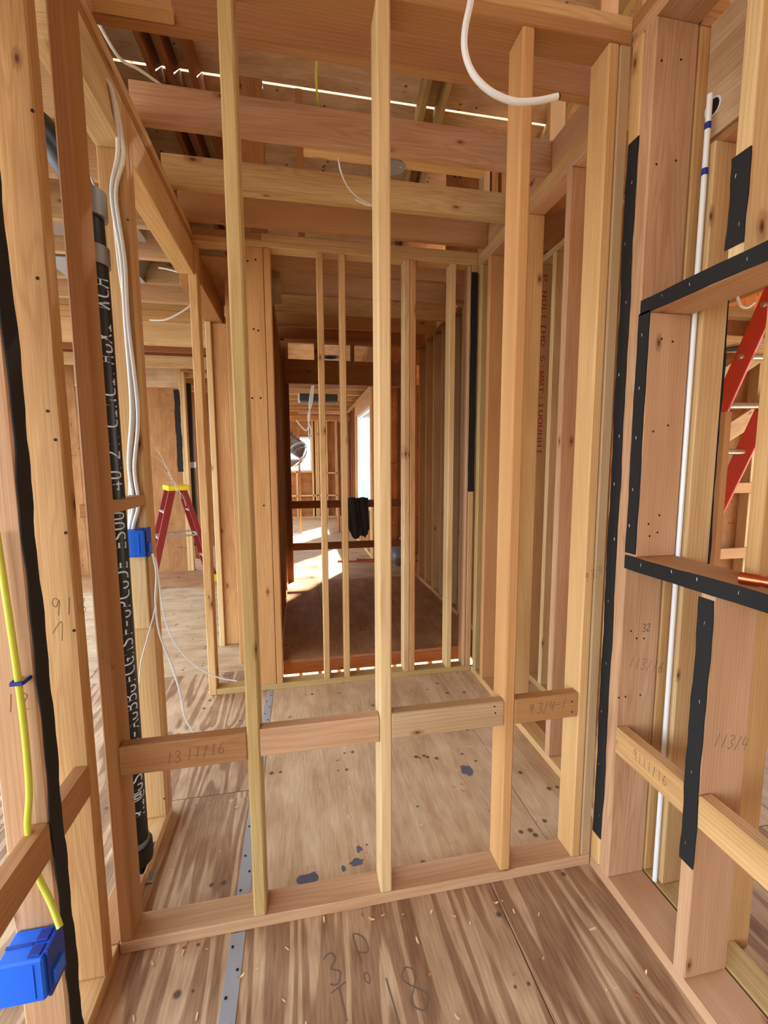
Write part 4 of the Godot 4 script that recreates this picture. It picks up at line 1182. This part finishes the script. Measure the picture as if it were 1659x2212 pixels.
	beam(d, "sloping_face", Vector3(0.04, 0.06, -0.02), Vector3(0.16, 0.30, -0.02), 0.30, 0.006, M.galv, Vector3(1, -0.5, 0), 0.001)
	bx(d, "flange", -0.44, 0.06, 0.052, 0.06, -0.19, 0.15, M.steel, 0.001)
	var d2 := base("metal_duct", Vector3(-1.0, 2.80, -2.98))
	tag(d2, "flat galvanised duct crossing above the first joist bay of the left room", "duct")
	bx(d2, "body", -0.5, 0.12, 0.0, 0.14, -0.10, 0.10, M.galv, 0.004)
	bx(d2, "seam", 0.05, 0.07, -0.006, 0.146, -0.106, 0.106, M.steel, 0.001)
	# flexible foil duct in the corridor
	var fd := base("flex_duct", Vector3.ZERO)
	tag(fd, "silver foil flexible duct hanging open ended in the corridor", "duct")
	begin()
	path = PackedVector3Array()
	radii = PackedFloat32Array()
	var fa := at_z(560, 905, -6.9)
	var fb := at_z(650, 992, -6.5)
	for k in 61:
		path.append(fa.lerp(fb, k / 60.0) + Vector3(0, -0.03 * sin(PI * k / 60.0), 0))
		radii.append((0.205 + 0.012 * sin(k * 1.9)) * (1.0 if k < 52 else sqrt(maxf(0.02, 1.0 - pow((k - 52) / 8.2, 2.0)))))
	tube(path, 0.2, 28, radii)
	put(done(), "sleeve", M.foil, fd)
	rod(fd, "end_strap", fa.lerp(fb, 0.84) + Vector3(0, -0.012, 0), fa.lerp(fb, 0.86) + Vector3(0, -0.012, 0), 0.222, M.vinyl, 28)
	# linear diffuser and its trim under the corridor joists
	var ld := base("ceiling_unit", at_z(686, 861, -7.0))
	tag(ld, "long dark grey air unit under the corridor ceiling", "air unit")
	bx(ld, "body", -0.27, 0.30, -0.055, 0.055, -0.12, 0.12, M.dark_grey, 0.006)
	bx(ld, "end_cap", -0.295, -0.27, -0.055, 0.055, -0.12, 0.12, M.vinyl, 0.004)
	bx(ld, "grille", -0.25, 0.28, -0.057, -0.053, 0.05, 0.10, M.black, 0.001)
	bx(ld, "mounting_board", -0.30, 0.42, -0.175, -0.125, -0.5, -0.46, wood("pink"), 0.002)
	# round recessed lights
	recessed("recessed_light", "round recessed light can in the slot above the hall doorway", at_z(713, 772, -5.75))
	recessed("recessed_light", "round recessed light can above the orange ladder", at_z(1591, 752, -2.8))
func recessed(called: String, label: String, at: Vector3) -> void:
	var r := base(called, at)
	tag(r, label, "light fixture")
	bx(r, "frame_plate", -0.11, 0.11, 0.0, 0.004, -0.11, 0.11, M.galv, 0.001)
	rod(r, "trim", Vector3(0, 0.002, 0), Vector3(0, -0.006, 0), 0.078, M.dark_grey, 28)
	rod(r, "can", Vector3(0, -0.004, 0), Vector3(0, -0.0075, 0), 0.062, M.black, 28)
func grid(g: Array) -> void:
	var nr := []
	for i in g.size():
		var row := []
		for j in g[i].size():
			var a: Vector3 = g[mini(i + 1, g.size() - 1)][j] - g[maxi(i - 1, 0)][j]
			var b: Vector3 = g[i][mini(j + 1, g[i].size() - 1)] - g[i][maxi(j - 1, 0)]
			var n := b.cross(a)
			row.append(n.normalized() if n.length() > 1e-9 else Vector3.UP)
		nr.append(row)
	for i in g.size() - 1:
		for j in g[i].size() - 1:
			tri(g[i][j], g[i + 1][j], g[i + 1][j + 1], nr[i][j], nr[i + 1][j], nr[i + 1][j + 1], Vector2.ZERO, Vector2.ZERO, Vector2.ZERO)
			tri(g[i][j], g[i + 1][j + 1], g[i][j + 1], nr[i][j], nr[i + 1][j + 1], nr[i][j + 1], Vector2.ZERO, Vector2.ZERO, Vector2.ZERO)
func build_jacket() -> void:
	var x0 := at_z(750, 1080, -5.36).x
	var x1 := at_z(797, 1080, -5.36).x
	var jk := base("jacket", Vector3((x0 + x1) / 2, 1.002, -5.396))
	tag(jk, "dark grey jacket draped over the upper guard rail", "jacket")
	var w := (x1 - x0) / 2
	var front := 0.50
	var back := 0.34
	begin()
	for side in 2:
		var g := []
		for i in 29:
			var row := []
			for j in 25:
				var u := j / 24.0 * 2.0 - 1.0
				var v := i / 28.0
				var s := -back + v * (back + front)
				var y := 0.012
				var z := 0.0
				if s < -0.02:
					y = s + 0.03; z = -0.026
				elif s > 0.02:
					y = 0.03 - s; z = 0.026
				else:
					z = s * 1.3
				var hang := clampf((absf(s) - 0.03) * 4.0, 0.0, 1.0)
				var cut := 1.0 - 0.22 * smoothstep(0.55, 1.0, absf(u)) - 0.05 * sin(u * 6.0)
				if s > 0.02: y *= cut
				z += signf(s) * hang * (0.022 + 0.016 * sin(u * 7.0 + 0.6) + 0.009 * sin(u * 15.0 + v * 3.0))
				var gather := 1.0 - 0.10 * sin(PI * clampf(v, 0.0, 1.0)) * 0.6
				row.append(Vector3(u * w * gather, y + 0.008 + side * 0.004, z + signf(s) * side * 0.006))
			g.append(row)
		grid(g)
	put(done(), "body", M.jacket, jk)
	# two sleeves hanging in front
	for k in 2:
		var sx := -0.55 if k == 0 else 0.35
		begin()
		var pts := smooth([Vector3(sx * w, 0.03, 0.03), Vector3((sx + 0.05) * w, -0.12, 0.065), Vector3((sx + 0.22) * w, -0.30, 0.07), Vector3((sx + 0.30) * w, -0.47 + 0.05 * k, 0.065)], 6)
		var rad := PackedFloat32Array()
		for i in pts.size(): rad.append(lerpf(0.040, 0.030, float(i) / pts.size()) + 0.004 * sin(i * 1.4))
		tube(pts, 0.04, 14, rad)
		put(done(), "sleeve", M.jacket, jk)

# ------------------------------------------------------------------ shavings and chips
func build_litter() -> void:
	var kinds := []
	for k in 4:
		begin()
		var n := 5
		var curl: float = [0.4, 1.4, 2.4, 0.1][k]
		var g := []
		for i in n + 1:
			var t := float(i) / n - 0.5
			var a := t * curl
			var row := []
			for j in 2:
				var wd := (j - 0.5) * 0.006 * (1.0 - absf(t) * 0.9)
				row.append(Vector3(sin(a) / maxf(curl, 0.1) * 0.022, 0.0015 + (1.0 - cos(a)) / maxf(curl, 0.1) * 0.022, wd))
			g.append(row)
		grid(g)
		var g2 := []
		for row: Array in g:
			var r2 := []
			for p: Vector3 in row: r2.append(p + Vector3(0, 0.0012, 0))
			g2.append(r2)
		grid(g2)
		kinds.append(done())
	var spots := []
	for k: Array in [[345, 2062], [330, 2085], [400, 2045], [395, 2060], [385, 2050], [510, 1745], [370, 1880], [520, 2112], [750, 1768], [754, 1766], [782, 1978], [827, 1978], [870, 1976], [930, 1975], [1028, 1966], [1015, 1998], [925, 2108], [1070, 1952], [1085, 1947], [1205, 1905], [1170, 2075], [1260, 1940], [1395, 2105], [1110, 2105], [620, 2050], [575, 1995], [700, 1990], [690, 1700], [1000, 1710]]:
		spots.append(at_y(k[0], k[1], 0.0))
	for k in 70:
		var p := Vector3(rng.randf_range(-0.5, 0.96), 0, rng.randf_range(-2.6, -0.75))
		if p.z < -1.26 and p.z > -1.40: continue
		spots.append(p)
	for p: Vector3 in spots:
		var kd := rng.randi_range(0, 3)
		var pale := rng.randf() < 0.75
		var o := put(kinds[kd], "wood_chip", M.chip if pale else M.chip_dark, self)
		var s := rng.randf_range(0.35, 1.1)
		o.transform = Transform3D(Basis(Vector3.UP, rng.randf() * TAU).scaled(Vector3(s, s, s)), p + Vector3(0, 0.0005, 0))
		var say: String = ("pale " if pale else "reddish brown ") + ["slightly bent", "bent", "curled", "flat"][kd] + " wood shaving on the plywood "
		tag(o, say + ("this side of the front stud wall" if p.z > A1 else "between the front and back stud walls"), "wood chip", "wood shavings on the plywood floor")
